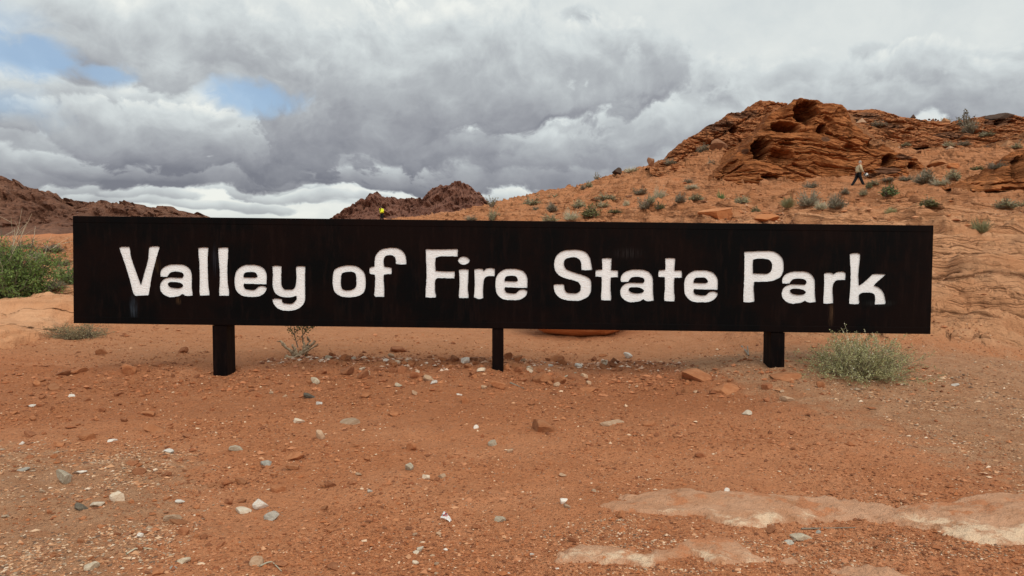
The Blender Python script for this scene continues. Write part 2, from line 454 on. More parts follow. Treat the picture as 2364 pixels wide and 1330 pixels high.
def land(x, y):
    """height and surface masks (ledge rock, rubble, tan soil, light sand)"""
    x = np.asarray(x, float); y = np.asarray(y, float)
    b = base_h(x, y)
    r = np.hypot(x, y)
    big = fbm(x * 0.09, y * 0.09, 3, 3)
    rub = sst(b + big * 1.6, 9.6, 11.2) * sst(x, 8, 13) * sst(y, 40, 52)
    patch = fbm(x * 0.16 + 5, y * 0.10, 21, 4)
    right = sst(x - 0.20 * y + big * 2, 0.2, 3.5)
    led = sst(b + 0.25 * patch + 0.22 * right, 0.10, 0.50) * sst(y, 10.6, 11.6) * (0.35 + 0.65 * np.maximum(right, 0.85 * sst(y, 22, 30))) * (1 - rub)
    led = led * (1 - 0.6 * sst(patch, 0.12, 0.32) * sst(y, 26, 34))
    led *= 1 - sst(r, 130, 200)
    left = sst(-x - 2.5, 0, 3) * sst(y, 9.8, 10.8) * (1 - sst(y, 22, 30))
    led = np.maximum(led, 0.55 * left * sst(b, 0.1, 0.4))
    # soil
    near = 1 - sst(r, 30, 90)
    clod = sst(fbm(x * 0.7 + 3, y * 0.7, 6, 3), -0.05, 0.25)
    d = 0.075 * fbm(x * 0.8, y * 0.8, 1, 3) + near * (0.030 * fbm(x * 3.6, y * 3.6, 2, 4, 0.55) + (0.006 + 0.016 * clod) * fbm(x * 13, y * 13, 4, 3, 0.6))
    foot = np.exp(-((y - 8.9 - 0.35 * big) / 0.75) ** 2) * sst(9 - np.abs(x), -0.5, 1.5)
    d += foot * (-0.015 + 0.05 * fbm(x * 2.2, y * 2.2, 8, 4, 0.6, 1))
    d += 0.09 * np.exp(-((x + 4.9) / 0.8) ** 2 - ((y - 9.5) / 0.40) ** 2)
    d += 0.055 * np.exp(-((y - 9.85 - 0.15 * np.sin(x * 1.3)) / 0.22) ** 2) * sst(x, -3.8, -3.0) * sst(-x, -2.8, -2.0)
    d -= 0.05 * np.exp(-((y - 7.6) / 0.8) ** 2)
    # cross-bedded ledges: slabs that dip to the right with low broken fronts
    wx, wy = fbm(x * 0.13, y * 0.13, 31, 4), fbm(x * 0.13 + 40, y * 0.13, 32, 4)
    for thick, k, sd in ((0.85, 0.85, 41), (0.30, 0.95, 43), (0.11, 0.9, 47)):
        fr = 1.0 if thick > 0.5 else sst(120 - r, 0, 40) if thick > 0.2 else sst(60 - r, 0, 20)
        s = (b * 1.35 + 0.10 * x + 1.5 * wx + 0.5 * fbm(x * 0.5, y * 0.5, sd, 3) + 0.06 * wy * y) / thick
        f = s - np.floor(s)
        saw = sst(f, 0.0, 0.20) * 0.86 + 0.14 * f - f
        amp = 0.5 + 0.9 * fbm(x * 0.35, y * 0.5, sd + 1, 2)
        amp = np.clip(amp, 0.0, 1.2)
        d += led * fr * thick * k * saw * amp
        d -= led * fr * thick * 0.42 * amp * np.exp(-((f - 0.93) / 0.05) ** 2)       # open joints under each bed
    d += led * (0.16 * fbm(x * 0.32, y * 0.42, 51, 4, 0.55, 2) + 0.05 * fbm(x * 1.6, y * 2.4, 52, 4))
    # rubble slopes: broken blocks on top of stepped beds
    f1, f2, rr = cells(x * 0.75 + 0.3 * wx, y * 0.75, 61)
    g1, g2, gr = cells(x * 1.9, y * 1.9, 62)
    d += rub * (-0.5 + 0.7 * fbm(x * 0.22, y * 0.22, 63, 4, 0.55, 1) - 0.25 + 0.85 * (rr - 0.35) * sst(f2 - f1, 0.0, 0.30) * 0.62 + 0.24 * (gr - 0.3) * sst(g2 - g1, 0.0, 0.30))
    # scattered small blocks on the open slope
    slope = sst(y, 26, 36) * sst(r, 24, 34) * (1 - rub) * (1 - sst(r, 130, 220))
    d += slope * 0.20 * sst(gr, 0.90, 0.97) * sst(g2 - g1, 0.03, 0.25)
    far = sst(r, 100, 250)
    d += far * (1.2 * fbm(x * 0.02, y * 0.02, 71, 4) + 0.5 * fbm(x * 0.1, y * 0.1, 72, 3))
    tan = np.clip(sst(x + 0.25 * (y - 5) + 1.3 * patch + 0.6 * big, 2.2, 4.2) * (1 - sst(y, 10.2, 11.5)) + 0.75 * sst(-x - 0.35 * (y - 4) + 0.9 * patch, 1.3, 2.6) * (1 - sst(y, 5.2, 7.0)), 0, 1)
    sand = sst(y, 9.9, 11.3) * (1 - 0.6 * led) * (1 - 0.9 * sst(y, 17, 30))
    return b + d, led, rub, tan, sand

def ground_z(x, y):
    return land(np.atleast_1d(np.asarray(x, float)), np.atleast_1d(np.asarray(y, float)))[0]

def ground_at(pxs, pys, y0=2.6, y1=260.0):
    """where each pixel's line of sight first meets the ground"""
    pxs = np.atleast_1d(np.asarray(pxs, float)); pys = np.atleast_1d(np.asarray(pys, float))
    ys = np.exp(np.linspace(math.log(y0), math.log(y1), 700))
    out_ = []
    for px, py in zip(pxs, pys):
        a, b = ray(px, py)
        g = land(a * ys, ys)[0] - (CAMH + b * ys)
        k = np.argmax(g > 0)
        if g[k] <= 0: k = int(np.argmax(g / ys))          # just above a crest: stand it on the crest
        if k > 0 and g[k] > 0:
            tt = g[k - 1] / (g[k - 1] - g[k]); yy = ys[k - 1] + tt * (ys[k] - ys[k - 1])
        else: yy = ys[k]
        out_.append((a * yy, yy, float(ground_z(a * yy, yy)[0])))
    return out_

SOLID_V, SOLID_Q = [], []          # rock meshes that plants and stones may also stand on
_bvh = []
def surface_at(px, py):
    """the nearest of land and rock meshes under a pixel"""
    from mathutils.bvhtree import BVHTree
    if len(_bvh) != 1:
        off, Vs, Qs = 0, [], []
        for V, Q in zip(SOLID_V, SOLID_Q):
            Vs += V.reshape(-1, 3).tolist(); Qs += (Q + off).tolist(); off += V.reshape(-1, 3).shape[0]
        _bvh.append(BVHTree.FromPolygons(Vs, Qs))
    g = ground_at(px, py)[0]
    a, b = ray(px, py)
    hit = _bvh[0].ray_cast(Vector((0, 0, CAMH)), Vector((a, 1, b)).normalized(), 400)
    if hit[0] is not None and hit[0].y < g[1] + 12: return (hit[0].x, hit[0].y, hit[0].z)
    return g

# rows of the ground sheet: fine near the viewer and on the slopes, coarse far away
rows = [0.0, 0.6, 1.2, 1.8]
inv = np.linspace(1 / 2.3, 1 / 6.6, 265)
rows += list(1 / inv)
rr_ = 6.6
while rr_ < 5200:
    rr_ *= 1 + (0.0075 if rr_ < 11 else 0.0045 if rr_ < 44 else 0.0042 if rr_ < 92 else 0.03 if rr_ < 400 else 0.08)
    rows.append(rr_)
rows = np.array(rows)
th_f = np.radians(np.linspace(-39, 39, 650))
th_c = np.radians(np.arange(42.5, 319, 4.0))
ths = np.concatenate([th_f, th_c])
RR, TT = np.meshgrid(rows, ths, indexing='ij')
GX, GY = RR * np.sin(TT), RR * np.cos(TT)
GZ, g_led, g_rub, g_tan, g_sand = land(GX, GY)
ground_me = mesh_np('ground', np.stack([GX, GY, GZ], -1), grid_quads(len(rows), len(ths), True)[:, ::-1], smooth=True)
for nm, ar in (('ledge', g_led), ('rubble', g_rub), ('tan', g_tan), ('sand', g_sand)): attr(ground_me, nm, ar)

gm, t, b = new_mat('desert_ground')
pos = t.new('ShaderNodeNewGeometry').outputs['Position']
A = lambda n: t.new('ShaderNodeAttribute', attribute_name=n).outputs['Fac']
n_a = t.noise(pos, 0.8, 5, 0.6); n_b = t.noise(pos, 5.0, 5, 0.65); n_c = t.noise(pos, 34.0, 4, 0.7); n_d = t.noise(pos, 140.0, 3, 0.7)
soil = t.mix(t.smooth(n_a, 0.32, 0.68), (0.55, 0.208, 0.091), (0.69, 0.302, 0.150))
soil = t.mix(t.smooth(n_b, 0.35, 0.7, 0, 0.55), soil, (0.60, 0.240, 0.108))
tanc = t.mix(t.smooth(n_b, 0.35, 0.65), (0.48, 0.235, 0.122), (0.57, 0.31, 0.175))
ta = t.smooth(t.math('ADD', A('tan'), t.math('MULTIPLY', t.math('SUBTRACT', n_b, 0.5), 1.1)), 0.25, 0.75)
sxyz = t.new('ShaderNodeSeparateXYZ', {0: pos}).outputs
yy_n = t.math('ADD', sxyz[1], t.math('MULTIPLY', t.math('SUBTRACT', n_a, 0.5), 3.0))
dug = t.math('MULTIPLY', t.smooth(yy_n, 6.2, 7.8), t.smooth(yy_n, 9.9, 9.3))
soil = t.mix(t.math('MULTIPLY', dug, 0.5), soil, (0.42, 0.152, 0.064))
soil = t.mix(ta, soil, tanc)
sandc = t.mix(t.smooth(n_b, 0.3, 0.7), (0.52, 0.225, 0.105), (0.60, 0.285, 0.145))
soil = t.mix(t.math('MULTIPLY', A('sand'), 0.85), soil, sandc)
vor = t.new('ShaderNodeTexVoronoi', {'Vector': pos, 'Scale': 48.0})
grain = t.new('ShaderNodeSeparateColor', {0: vor.outputs['Color']}).outputs[0]
gsel = t.smooth(vor.outputs['Distance'], 0.42, 0.30)
soil = t.mix(t.math('MULTIPLY', t.smooth(grain, 0.93, 0.95, 0, 0.8), gsel), soil, (0.55, 0.37, 0.26))
soil = t.mix(t.math('MULTIPLY', t.smooth(grain, 0.12, 0.08, 0, 0.6), gsel), soil, (0.17, 0.08, 0.05))
soil = t.mix(t.smooth(n_c, 0.52, 0.70, 0, 0.55), soil, (0.22, 0.078, 0.034))
soil = t.mix(t.smooth(n_c, 0.46, 0.30, 0, 0.45), soil, (0.62, 0.32, 0.17))
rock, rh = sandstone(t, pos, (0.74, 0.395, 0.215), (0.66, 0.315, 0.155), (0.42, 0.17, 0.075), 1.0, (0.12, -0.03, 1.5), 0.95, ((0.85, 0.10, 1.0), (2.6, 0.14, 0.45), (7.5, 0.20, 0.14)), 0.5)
rock = t.mix(t.smooth(sxyz[1], 20.0, 38.0, 0, 0.60), rock, (0.42, 0.155, 0.062))      # redder beds higher up
soil = t.mix(t.smooth(sxyz[1], 20.0, 38.0, 0, 0.62), soil, (0.44, 0.165, 0.068))
rubc = t.mix(t.smooth(t.noise(pos, 0.9, 6, 0.65), 0.35, 0.65), (0.24, 0.10, 0.045), (0.38, 0.165, 0.072))
rubc = t.mix(t.smooth(t.noise(pos, 4.0, 5, 0.7), 0.55, 0.72, 0, 0.6), rubc, (0.075, 0.040, 0.026))
le = t.smooth(t.math('ADD', A('ledge'), t.math('MULTIPLY', t.math('SUBTRACT', n_a, 0.5), 0.5)), 0.15, 0.55)
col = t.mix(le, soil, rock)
col = t.mix(t.smooth(t.math('ADD', A('rubble'), t.math('MULTIPLY', t.math('SUBTRACT', n_b, 0.5), 0.5)), 0.25, 0.65), col, rubc)
setin(t, b.inputs['Base Color'], col)
b.inputs['Roughness'].default_value = 0.95
b.inputs['Specular IOR Level'].default_value = 0.12
hs = t.math('ADD', t.math('MULTIPLY', n_c, 0.55), t.math('MULTIPLY', n_d, 0.20))
hs = t.math('ADD', hs, t.math('MULTIPLY', gsel, 0.10))
hs = t.math('ADD', hs, t.math('MULTIPLY', n_b, 0.9))
bp1 = t.new('ShaderNodeBump', {'Height': hs, 'Strength': 1.0, 'Distance': 0.075})
bp2 = t.new('ShaderNodeBump', {'Height': rh, 'Strength': t.math('MULTIPLY', t.math('MAXIMUM', le, A('rubble')), 0.8), 'Distance': 0.22, 'Normal': bp1.outputs[0]})
t.l.new(bp2.outputs[0], b.inputs['Normal'])
ground_me.materials.append(gm)
tag(link('ground', ground_me), kind='structure')

# ------------------------------------------------------------------ the sign
SY = 9.0
def P(s):
    out_ = []
    for w in s.split():
        c = w.endswith('c'); w = w.rstrip('c')
        x, y = w.split(',')
        out_.append((float(x), float(y), c))
    return out_
# outlines traced from the photograph in units of 1/9.5 photograph pixel: origin, outer contour, holes
GL = {
 'V': ((260, 560), ["135,110c 190,90 365,95c 385,180 400,300 455,480 540,720 615,925c 650,800 710,580 770,350 785,130 815,88c 930,80 1035,92c 985,250 935,430 880,640 845,800 820,960 795,1120 775,1155c 650,1163 485,1168c 440,1110 400,960 330,700 240,420 160,200"]),
 'a': ((260, 560), ["1045,750c 1035,690 1060,600 1140,525 1260,485 1400,478 1540,488 1650,540 1720,640 1735,760 1735,950 1755,1160c 1660,1172 1580,1165 1525,1130c 1460,1170 1380,1185 1260,1200 1150,1165 1060,1090 1030,1000 1045,890 1110,810 1210,770 1400,770 1520,775c 1550,730 1535,680 1500,655 1400,638 1300,645 1240,685 1200,750c", "1210,915 1250,870 1370,865 1480,890 1537,945 1490,990 1370,1000 1260,975"]),
 'l': ((440, 560), ["160,115c 270,102 390,112c 375,280 375,500 380,750 390,950 412,1100 410,1160c 310,1160 200,1165c 185,1100 188,950 188,700 182,450 165,280"]),
 'L': ((440, 560), ["600,115c 720,107 825,112c 820,300 808,500 808,750 822,950 845,1080 835,1170c 720,1165 620,1165c 620,1050 628,850 628,650 615,450 602,280"]),
 'e': ((440, 560), ["1665,915c 1668,800 1665,690 1620,590 1540,525 1420,492 1310,488 1180,495 1070,550 990,640 960,760 958,900 980,1020 1050,1120 1150,1175 1310,1190 1480,1183 1590,1130 1650,1060 1668,985c 1600,955 1500,960 1450,1000 1400,1038 1280,1035 1190,1010 1158,940 1170,900c 1300,905 1400,910 1520,912c", "1160,765c 1165,700 1210,655 1310,645 1400,655 1440,695 1460,745c 1420,768 1300,768"]),
 'y': ((600, 590), ["265,235c 360,220 475,235c 468,400 468,560 475,650 530,740 620,745 720,740 770,680 785,600 795,450 785,300 795,240c 890,232 998,240c 990,450 990,700 990,950 960,1050 880,1140 760,1195 630,1215 480,1200 370,1150 300,1070 262,960c 360,940 485,960c 495,1030 560,1050 690,1055 760,1010 800,960 795,885c 700,910 600,920 450,900 340,840 290,750 270,600 278,430"]),
 'o': ((760, 560), ["70,850 80,700 110,600 200,540 320,510 450,500 580,515 680,570 760,650 795,760 800,880 790,1010 740,1110 640,1170 500,1195 360,1200 230,1170 130,1100 85,1000", "255,850 260,750 280,675 350,648 450,640 540,655 580,710 592,800 590,930 560,1000 480,1040 370,1048 290,1020 260,950"]),
 'f': ((760, 560), ["1005,1190c 1100,1190 1205,1192c 1210,1050 1200,900 1195,760 1200,705c 1280,692 1360,695c 1375,640 1365,555c 1300,540 1210,530c 1195,450 1195,370 1230,300 1320,275 1400,290 1450,350 1460,470c 1580,480 1690,475c 1690,380 1670,280 1610,190 1510,130 1380,112 1240,125 1110,170 1030,260 1000,350 992,450 990,525c 930,535 880,560c 880,620 890,685c 940,695 995,705c 1005,800 1000,950 990,1080 985,1160"]),
 'F': ((970, 560), ["120,145c 450,150 825,140c 822,230 825,310c 700,300 550,300 430,305 345,330c 330,430 332,520 340,620c 500,632 755,630c 760,700 750,785c 640,785 500,780 370,785 328,825c 325,950 330,1080 350,1150 340,1205c 230,1210 115,1200c 118,1050 130,900 138,700 130,450"]),
 'i': ((970, 560), ["850,595c 950,583 1065,595c 1055,800 1045,1000 1062,1150 1060,1215c 950,1222 850,1215c 850,1100 862,950 862,780"]),
 '.': ((970, 560), ["825,395 870,330 950,305 1040,330 1088,395 1040,460 960,488 880,465"]),
 'r': ((970, 560), ["1188,585c 1280,572 1370,580 1388,630c 1440,580 1530,555 1635,570c 1640,660 1630,740c 1540,735 1460,745 1410,790 1390,880 1380,1050 1385,1215c 1290,1240 1180,1200c 1190,1050 1195,850"]),
 'S': ((1260, 565), ["785,555c 900,558 1020,550c 1000,420 970,290 910,190 800,130 640,110 450,120 310,170 220,270 185,400 195,520 240,620 340,700 480,750 640,790 730,840 768,920 760,1000 700,1055 580,1065 480,1055 420,990 400,870c 290,865 175,875c 180,970 220,1080 320,1170 450,1215 600,1230 740,1225 880,1170 970,1080 1000,960 1000,840 970,750 880,690 720,640 570,590 460,540 405,460 400,370 450,305 560,275 670,280 750,340 778,420"]),
 't': ((1260, 565), ["1230,300c 1330,294 1448,300c 1440,420 1435,560c 1510,560 1585,565c 1590,640 1585,715c 1500,715 1430,720c 1425,850 1425,1000 1440,1140 1430,1222c 1330,1222 1218,1215c 1215,1100 1228,900 1225,705c 1160,700 1095,700c 1090,630 1100,555c 1170,550 1240,545c 1240,430"]),
 'P': ((1700, 570), ["175,105c 400,97 620,90 790,95 920,150 1010,240 1045,370 1040,520 990,640 890,710 760,750 600,762 400,765c 390,850 390,950 400,1080 408,1170 395,1205c 270,1218 155,1210c 155,1080 165,900 175,600 178,300", "375,280c 450,260 600,258 720,285 780,360 785,450 760,530 690,585 560,587 375,582c 370,430"]),
 'R': ((1880, 575), ["215,540c 290,520 390,525 430,555c 500,505 600,492 680,510 700,560 685,680c 600,678 510,685 440,740 415,830 412,950 420,1080 425,1185c 320,1196 205,1195c 200,1100 210,950 218,750"]),
 'k': ((1880, 575), ["778,115c 850,90 940,85 1015,110c 1010,250 985,450 980,650 990,800c 1080,740 1180,650 1280,550c 1430,545 1580,555c 1500,630 1400,710 1320,800c 1430,850 1520,940 1560,1060 1580,1170 1560,1210c 1440,1213 1325,1218c 1335,1100 1320,1000 1240,960 1130,955 1040,970 990,1010c 990,1100 1000,1170 985,1205c 880,1212 765,1200c 770,1080 785,900 795,700 795,450 785,250"]),
}
# glyph, target box in photograph pixels (x0, x1, y0, y1) or None where it was traced
TEXT = [('V', None), ('a', None), ('l', None), ('L', None), ('e', None), ('y', None), ('o', None), ('f', None), ('F', None), ('i.', None), ('r', None),
        ('e', (1143.7, 1218, 620.4, 693.2)), ('S', None), ('t', None), ('a', (1432, 1510.2, 622, 698.3)), ('t', (1520, 1575, 595.7, 696)), ('e', (1579.5, 1658, 623.8, 698.3)),
        ('P', None), ('a', (1804.7, 1884.7, 626.3, 701.6)), ('R', None), ('k', None)]

def contour(s, org, rng):
    pts = P(s); n = len(pts); res = []
    for i in range(n):
        p0, p1, p2, p3 = pts[i - 1], pts[i], pts[(i + 1) % n], pts[(i + 2) % n]
        a1, a2 = np.array(p1[:2]), np.array(p2[:2])
        m1 = (a2 - a1) if p1[2] else (a2 - np.array(p0[:2])) * 0.5
        m2 = (a2 - a1) if p2[2] else (np.array(p3[:2]) - a1) * 0.5
        L = np.linalg.norm(a2 - a1); k = max(2, int(L / 26))
        for j in range(k):
            u = j / k; u2, u3 = u * u, u * u * u
            q = (2 * u3 - 3 * u2 + 1) * a1 + (u3 - 2 * u2 + u) * m1 + (3 * u2 - 2 * u3) * a2 + (u3 - u2) * m2
            res.append(q + (rng.normal(0, 1.9, 2) if j else rng.normal(0, 1.0, 2)))
    return np.array(res) / 9.5 + np.array(org)

rng = np.random.default_rng(5)
letters = []          # list of (name, [contours in world x,z])
for g, box in TEXT:
    cs = []
    for ch in g:
        org, parts = GL[ch]
        cs += [contour(p, org, rng) for p in parts]
    if box:
        al = np.concatenate(cs); lo, hi = al.min(0), al.max(0)
        sc = np.array([box[1] - box[0], box[3] - box[2]]) / (hi - lo)
        cs = [(c - lo) * sc + np.array([box[0], box[2]]) for c in cs]
    wc_ = []
    for c in cs:
        a = np.array([at(x, y, SY) for x, y in c]); wc_.append(a[:, [0, 2]])
    letters.append((g, wc_))

def filled(name, contours, extrude):
    cu = bpy.data.curves.new(name, 'CURVE'); cu.dimensions = '2D'; cu.fill_mode = 'BOTH'; cu.extrude = extrude
    for c in contours:
        sp = cu.splines.new('POLY'); sp.points.add(len(c) - 1); sp.use_cyclic_u = True
        sp.points.foreach_set('co', np.concatenate([c, np.zeros((len(c), 1)), np.ones((len(c), 1))], 1).astype(np.float32).ravel())
    ob = bpy.data.objects.new(name, cu); COL.objects.link(ob)
    dg = bpy.context.evaluated_depsgraph_get()
    me = bpy.data.meshes.new_from_object(ob.evaluated_get(dg))
    bpy.data.objects.remove(ob); bpy.data.curves.remove(cu)
    return me

def stand(me, ymid, loc):
    """turn a flat outline mesh (x, y, thickness) upright so that it faces the viewer"""
    co = np.empty(len(me.vertices) * 3, np.float32); me.vertices.foreach_get('co', co); co = co.reshape(-1, 3)
    w = np.stack([co[:, 0] - loc[0], ymid - co[:, 2] - loc[1], co[:, 1] - loc[2]], 1)
    me.vertices.foreach_set('co', w.ravel().astype(np.float32)); me.update()
    return me

# rusted black steel
def steel(name, rust=0.5, stains=()):
    m, t, b = new_mat(name)
    pos = t.new('ShaderNodeNewGeometry').outputs['Position']
    st = t.vmath('MULTIPLY', pos, (7.0, 7.0, 1.1))
    n1_ = t.noise(pos, 1.3, 6, 0.65); n2_ = t.noise(st, 2.2, 6, 0.7); n3_ = t.noise(pos, 60, 4, 0.7); n4_ = t.noise(pos, 16.0, 5, 0.7)
    c = t.mix(t.smooth(n1_, 0.38, 0.62), (0.0017, 0.0017, 0.0021), (0.0058, 0.0024, 0.0021))
    c = t.mix(t.smooth(n2_, 0.48, 0.68, 0, 0.8 * rust), c, (0.015, 0.0075, 0.0062))
    c = t.mix(t.smooth(n4_, 0.60, 0.78, 0, 0.35), c, (0.010, 0.0075, 0.008))
    c = t.mix(t.smooth(n3_, 0.70, 0.80, 0, 0.5), c, (0.06, 0.045, 0.038))
    for (px, py, rx, rz_, cc, am) in stains:                # old drips and scrapes
        q = at(px, py, 9.0)
        v = t.vmath('MULTIPLY', t.vmath('SUBTRACT', pos, (q[0], 0, q[2])), (1 / rx, 0, 1 / rz_))
        m_ = t.math('MULTIPLY', t.smooth(t.vmath('LENGTH', v), 1.0, 0.1), t.smooth(t.noise(t.vmath('MULTIPLY', pos, (60, 1, 3)), 1.0, 4, 0.7), 0.40, 0.62))
        c = t.mix(t.math('MULTIPLY', m_, am), c, cc)
    setin(t, b.inputs['Base Color'], c)
    t.l.new(t.smooth(n2_, 0.3, 0.7, 0.50, 0.72), b.inputs['Roughness'])
    b.inputs['Specular IOR Level'].default_value = 0.055
    bp = t.new('ShaderNodeBump', {'Height': t.math('ADD', n4_, t.math('MULTIPLY', n3_, 0.5)), 'Strength': 0.12, 'Distance': 0.01})
    t.l.new(bp.outputs[0], b.inputs['Normal'])
    return m
m_steel, m_rail, m_post = steel('rusted_black_steel', 0.5, [
    (308, 712, 0.07, 0.22, (0.035, 0.045, 0.060), 0.9), (1918, 728, 0.05, 0.20, (0.10, 0.055, 0.030), 0.9), (364, 612, 0.05, 0.13, (0.075, 0.050, 0.022), 0.8),
    (496, 600, 0.05, 0.25, (0.020, 0.020, 0.026), 0.9), (412, 694, 0.05, 0.07, (0.09, 0.05, 0.025), 0.7), (1450, 585, 0.25, 0.10, (0.020, 0.016, 0.016), 0.8), (2030, 700, 0.25, 0.06, (0.022, 0.026, 0.026), 0.7)]), steel('black_steel_rail', 0.25), steel('black_steel_post', 0.9)

def letter_paint():
    m, t, b = new_mat('rough_white_paint')
    pos = t.new('ShaderNodeNewGeometry').outputs['Position']
    st = t.vmath('MULTIPLY', pos, (1.0, 1.0, 1.9))
    n = t.noise(st, 38, 5, 0.62); n2_ = t.noise(pos, 150, 3, 0.7); n3_ = t.noise(st, 70, 3, 0.6)
    c = t.mix(t.smooth(t.noise(pos, 5, 4), 0.35, 0.7), (0.88, 0.90, 0.93), (0.82, 0.84, 0.87))
    c = t.mix(t.smooth(n2_, 0.64, 0.72, 0, 0.8), c, (0.12, 0.10, 0.09))
    c = t.mix(t.smooth(n3_, 0.66, 0.76, 0, 0.5), c, (0.36, 0.31, 0.27))
    setin(t, b.inputs['Base Color'], c)
    b.inputs['Roughness'].default_value = 0.85
    bp = t.new('ShaderNodeBump', {'Height': t.math('ADD', n, t.math('MULTIPLY', n3_, 0.4)), 'Strength': 0.6, 'Distance': 0.018})
    t.l.new(bp.outputs[0], b.inputs['Normal'])
    return m
m_white = letter_paint()

def bevel_box(name, V8, mat, bev=0.006, loc=(0, 0, 0)):
    """V8: four front corners then four back corners, both anticlockwise seen from the front"""
    bm = bmesh.new()
    vs = [bm.verts.new((v[0] - loc[0], v[1] - loc[1], v[2] - loc[2])) for v in V8]
    for f in ((0, 1, 2, 3), (7, 6, 5, 4), (0, 4, 5, 1), (1, 5, 6, 2), (2, 6, 7, 3), (3, 7, 4, 0)): bm.faces.new([vs[i] for i in f])
    bmesh.ops.recalc_face_normals(bm, faces=bm.faces)
    if bev: bmesh.ops.bevel(bm, geom=bm.edges[:], offset=bev, segments=2, affect='EDGES', profile=0.7)
    me = bpy.data.meshes.new(name); bm.to_mesh(me); bm.free(); me.materials.append(mat)
    return me

TL, TR, BL, BR = at(168, 498.5, SY), at(2155, 520.5, SY), at(170, 746.5, SY), at(2148, 771.5, SY)
sroot = empty('park_sign', (0, SY + 0.15, float(ground_z(0, SY)[0])))
tag(sroot, 'long black steel sign with white words Valley of Fire State Park on three posts', 'sign')
sl = sroot.location
def lerp3(a, b, u): return tuple(a[i] + (b[i] - a[i]) * u for i in range(3))
# face plate with the letters cut through it
f0, f1_ = 0.062, 0.938
c_bl, c_br, c_tr, c_tl = lerp3(TL, BL, f1_), lerp3(TR, BR, f1_), lerp3(TR, BR, f0), lerp3(TL, BL, f0)
outer = []
for p0, p1 in ((c_bl, c_br), (c_br, c_tr), (c_tr, c_tl), (c_tl, c_bl)):
    for u in np.linspace(0, 1, 12)[:-1]: q = lerp3(p0, p1, u); outer.append((q[0], q[2]))
face = filled('face_panel', [np.array(outer)] + [c for _, cs in letters for c in cs], 0.011)
stand(face, SY + 0.011, sl); face.materials.append(m_steel)
fp = link('face_panel', face, sroot)
for g, cs in letters:
    me = filled('letter', cs, 0.003); stand(me, SY + 0.0185, sl); me.materials.append(m_white)
    lo_ = link('letter', me, fp)
    lo_['label'] = 'rough white letter ' + {'L': 'l', 'i.': 'i', 'R': 'r'}.get(g, g)
def shift(p, y, dz=0.0): return (p[0], y, p[2] + dz)
def slab(name, tl, tr, bl, br, y0, y1, mat, parent, bev=0.006):
    V8 = [shift(bl, y0), shift(br, y0), shift(tr, y0), shift(tl, y0), shift(bl, y1), shift(br, y1), shift(tr, y1), shift(tl, y1)]
    return link(name, bevel_box(name, V8, mat, bev, sl), parent)
slab('backing_board', c_tl, c_tr, c_bl, c_br, SY + 0.0235, SY + 0.28, m_steel, sroot)
slab('rail', TL, TR, c_tl, c_tr, SY - 0.003, SY + 0.30, m_rail, sroot, 0.008)
slab('rail', c_bl, c_br, BL, BR, SY - 0.003, SY + 0.30, m_rail, sroot, 0.008)
# posts: deep box sections; their tops butt against the underside of the lower rail
for x0, x1, yb in ((489, 522, 871), (1136, 1162, 860), (1781, 1813, 852)):
    top0 = at(x0, 746.5 + 25 * (x0 - 170) / 1978 + 1.0, SY); top1 = at(x1, 746.5 + 25 * (x1 - 170) / 1978 + 1.0, SY)
    a0 = at(x0, yb, SY); a1 = at(x1, yb, SY)
    zb = float(ground_z((a0[0] + a1[0]) / 2, SY)[0]) - 0.35
    b0, b1 = (top0[0], SY, zb), (top1[0], SY, zb)
    slab('post', top0, top1, b0, b1, SY + 0.012, SY + 0.285, m_post, sroot, 0.005)

# ------------------------------------------------------------------ far rocky hills
def hill_mat(name, c1, c2, c3, sc):
    m, t, b = new_mat(name)
    pos = t.new('ShaderNodeNewGeometry').outputs['Position']
    n = t.noise(pos, 0.10 * sc, 6, 0.65); n2_ = t.noise(pos, 0.8 * sc, 5, 0.7)
    c = t.mix(t.smooth(n, 0.35, 0.65), c1, c2)
    c = t.mix(t.smooth(n2_, 0.46, 0.66, 0, 0.85), c, c3)
    setin(t, b.inputs['Base Color'], c)
    b.inputs['Roughness'].default_value = 0.95; b.inputs['Specular IOR Level'].default_value = 0.1
    bp = t.new('ShaderNodeBump', {'Height': t.math('ADD', n2_, t.math('MULTIPLY', n, 0.6)), 'Strength': 0.9, 'Distance': 1.2 / sc})
    t.l.new(bp.outputs[0], b.inputs['Normal'])
    return m

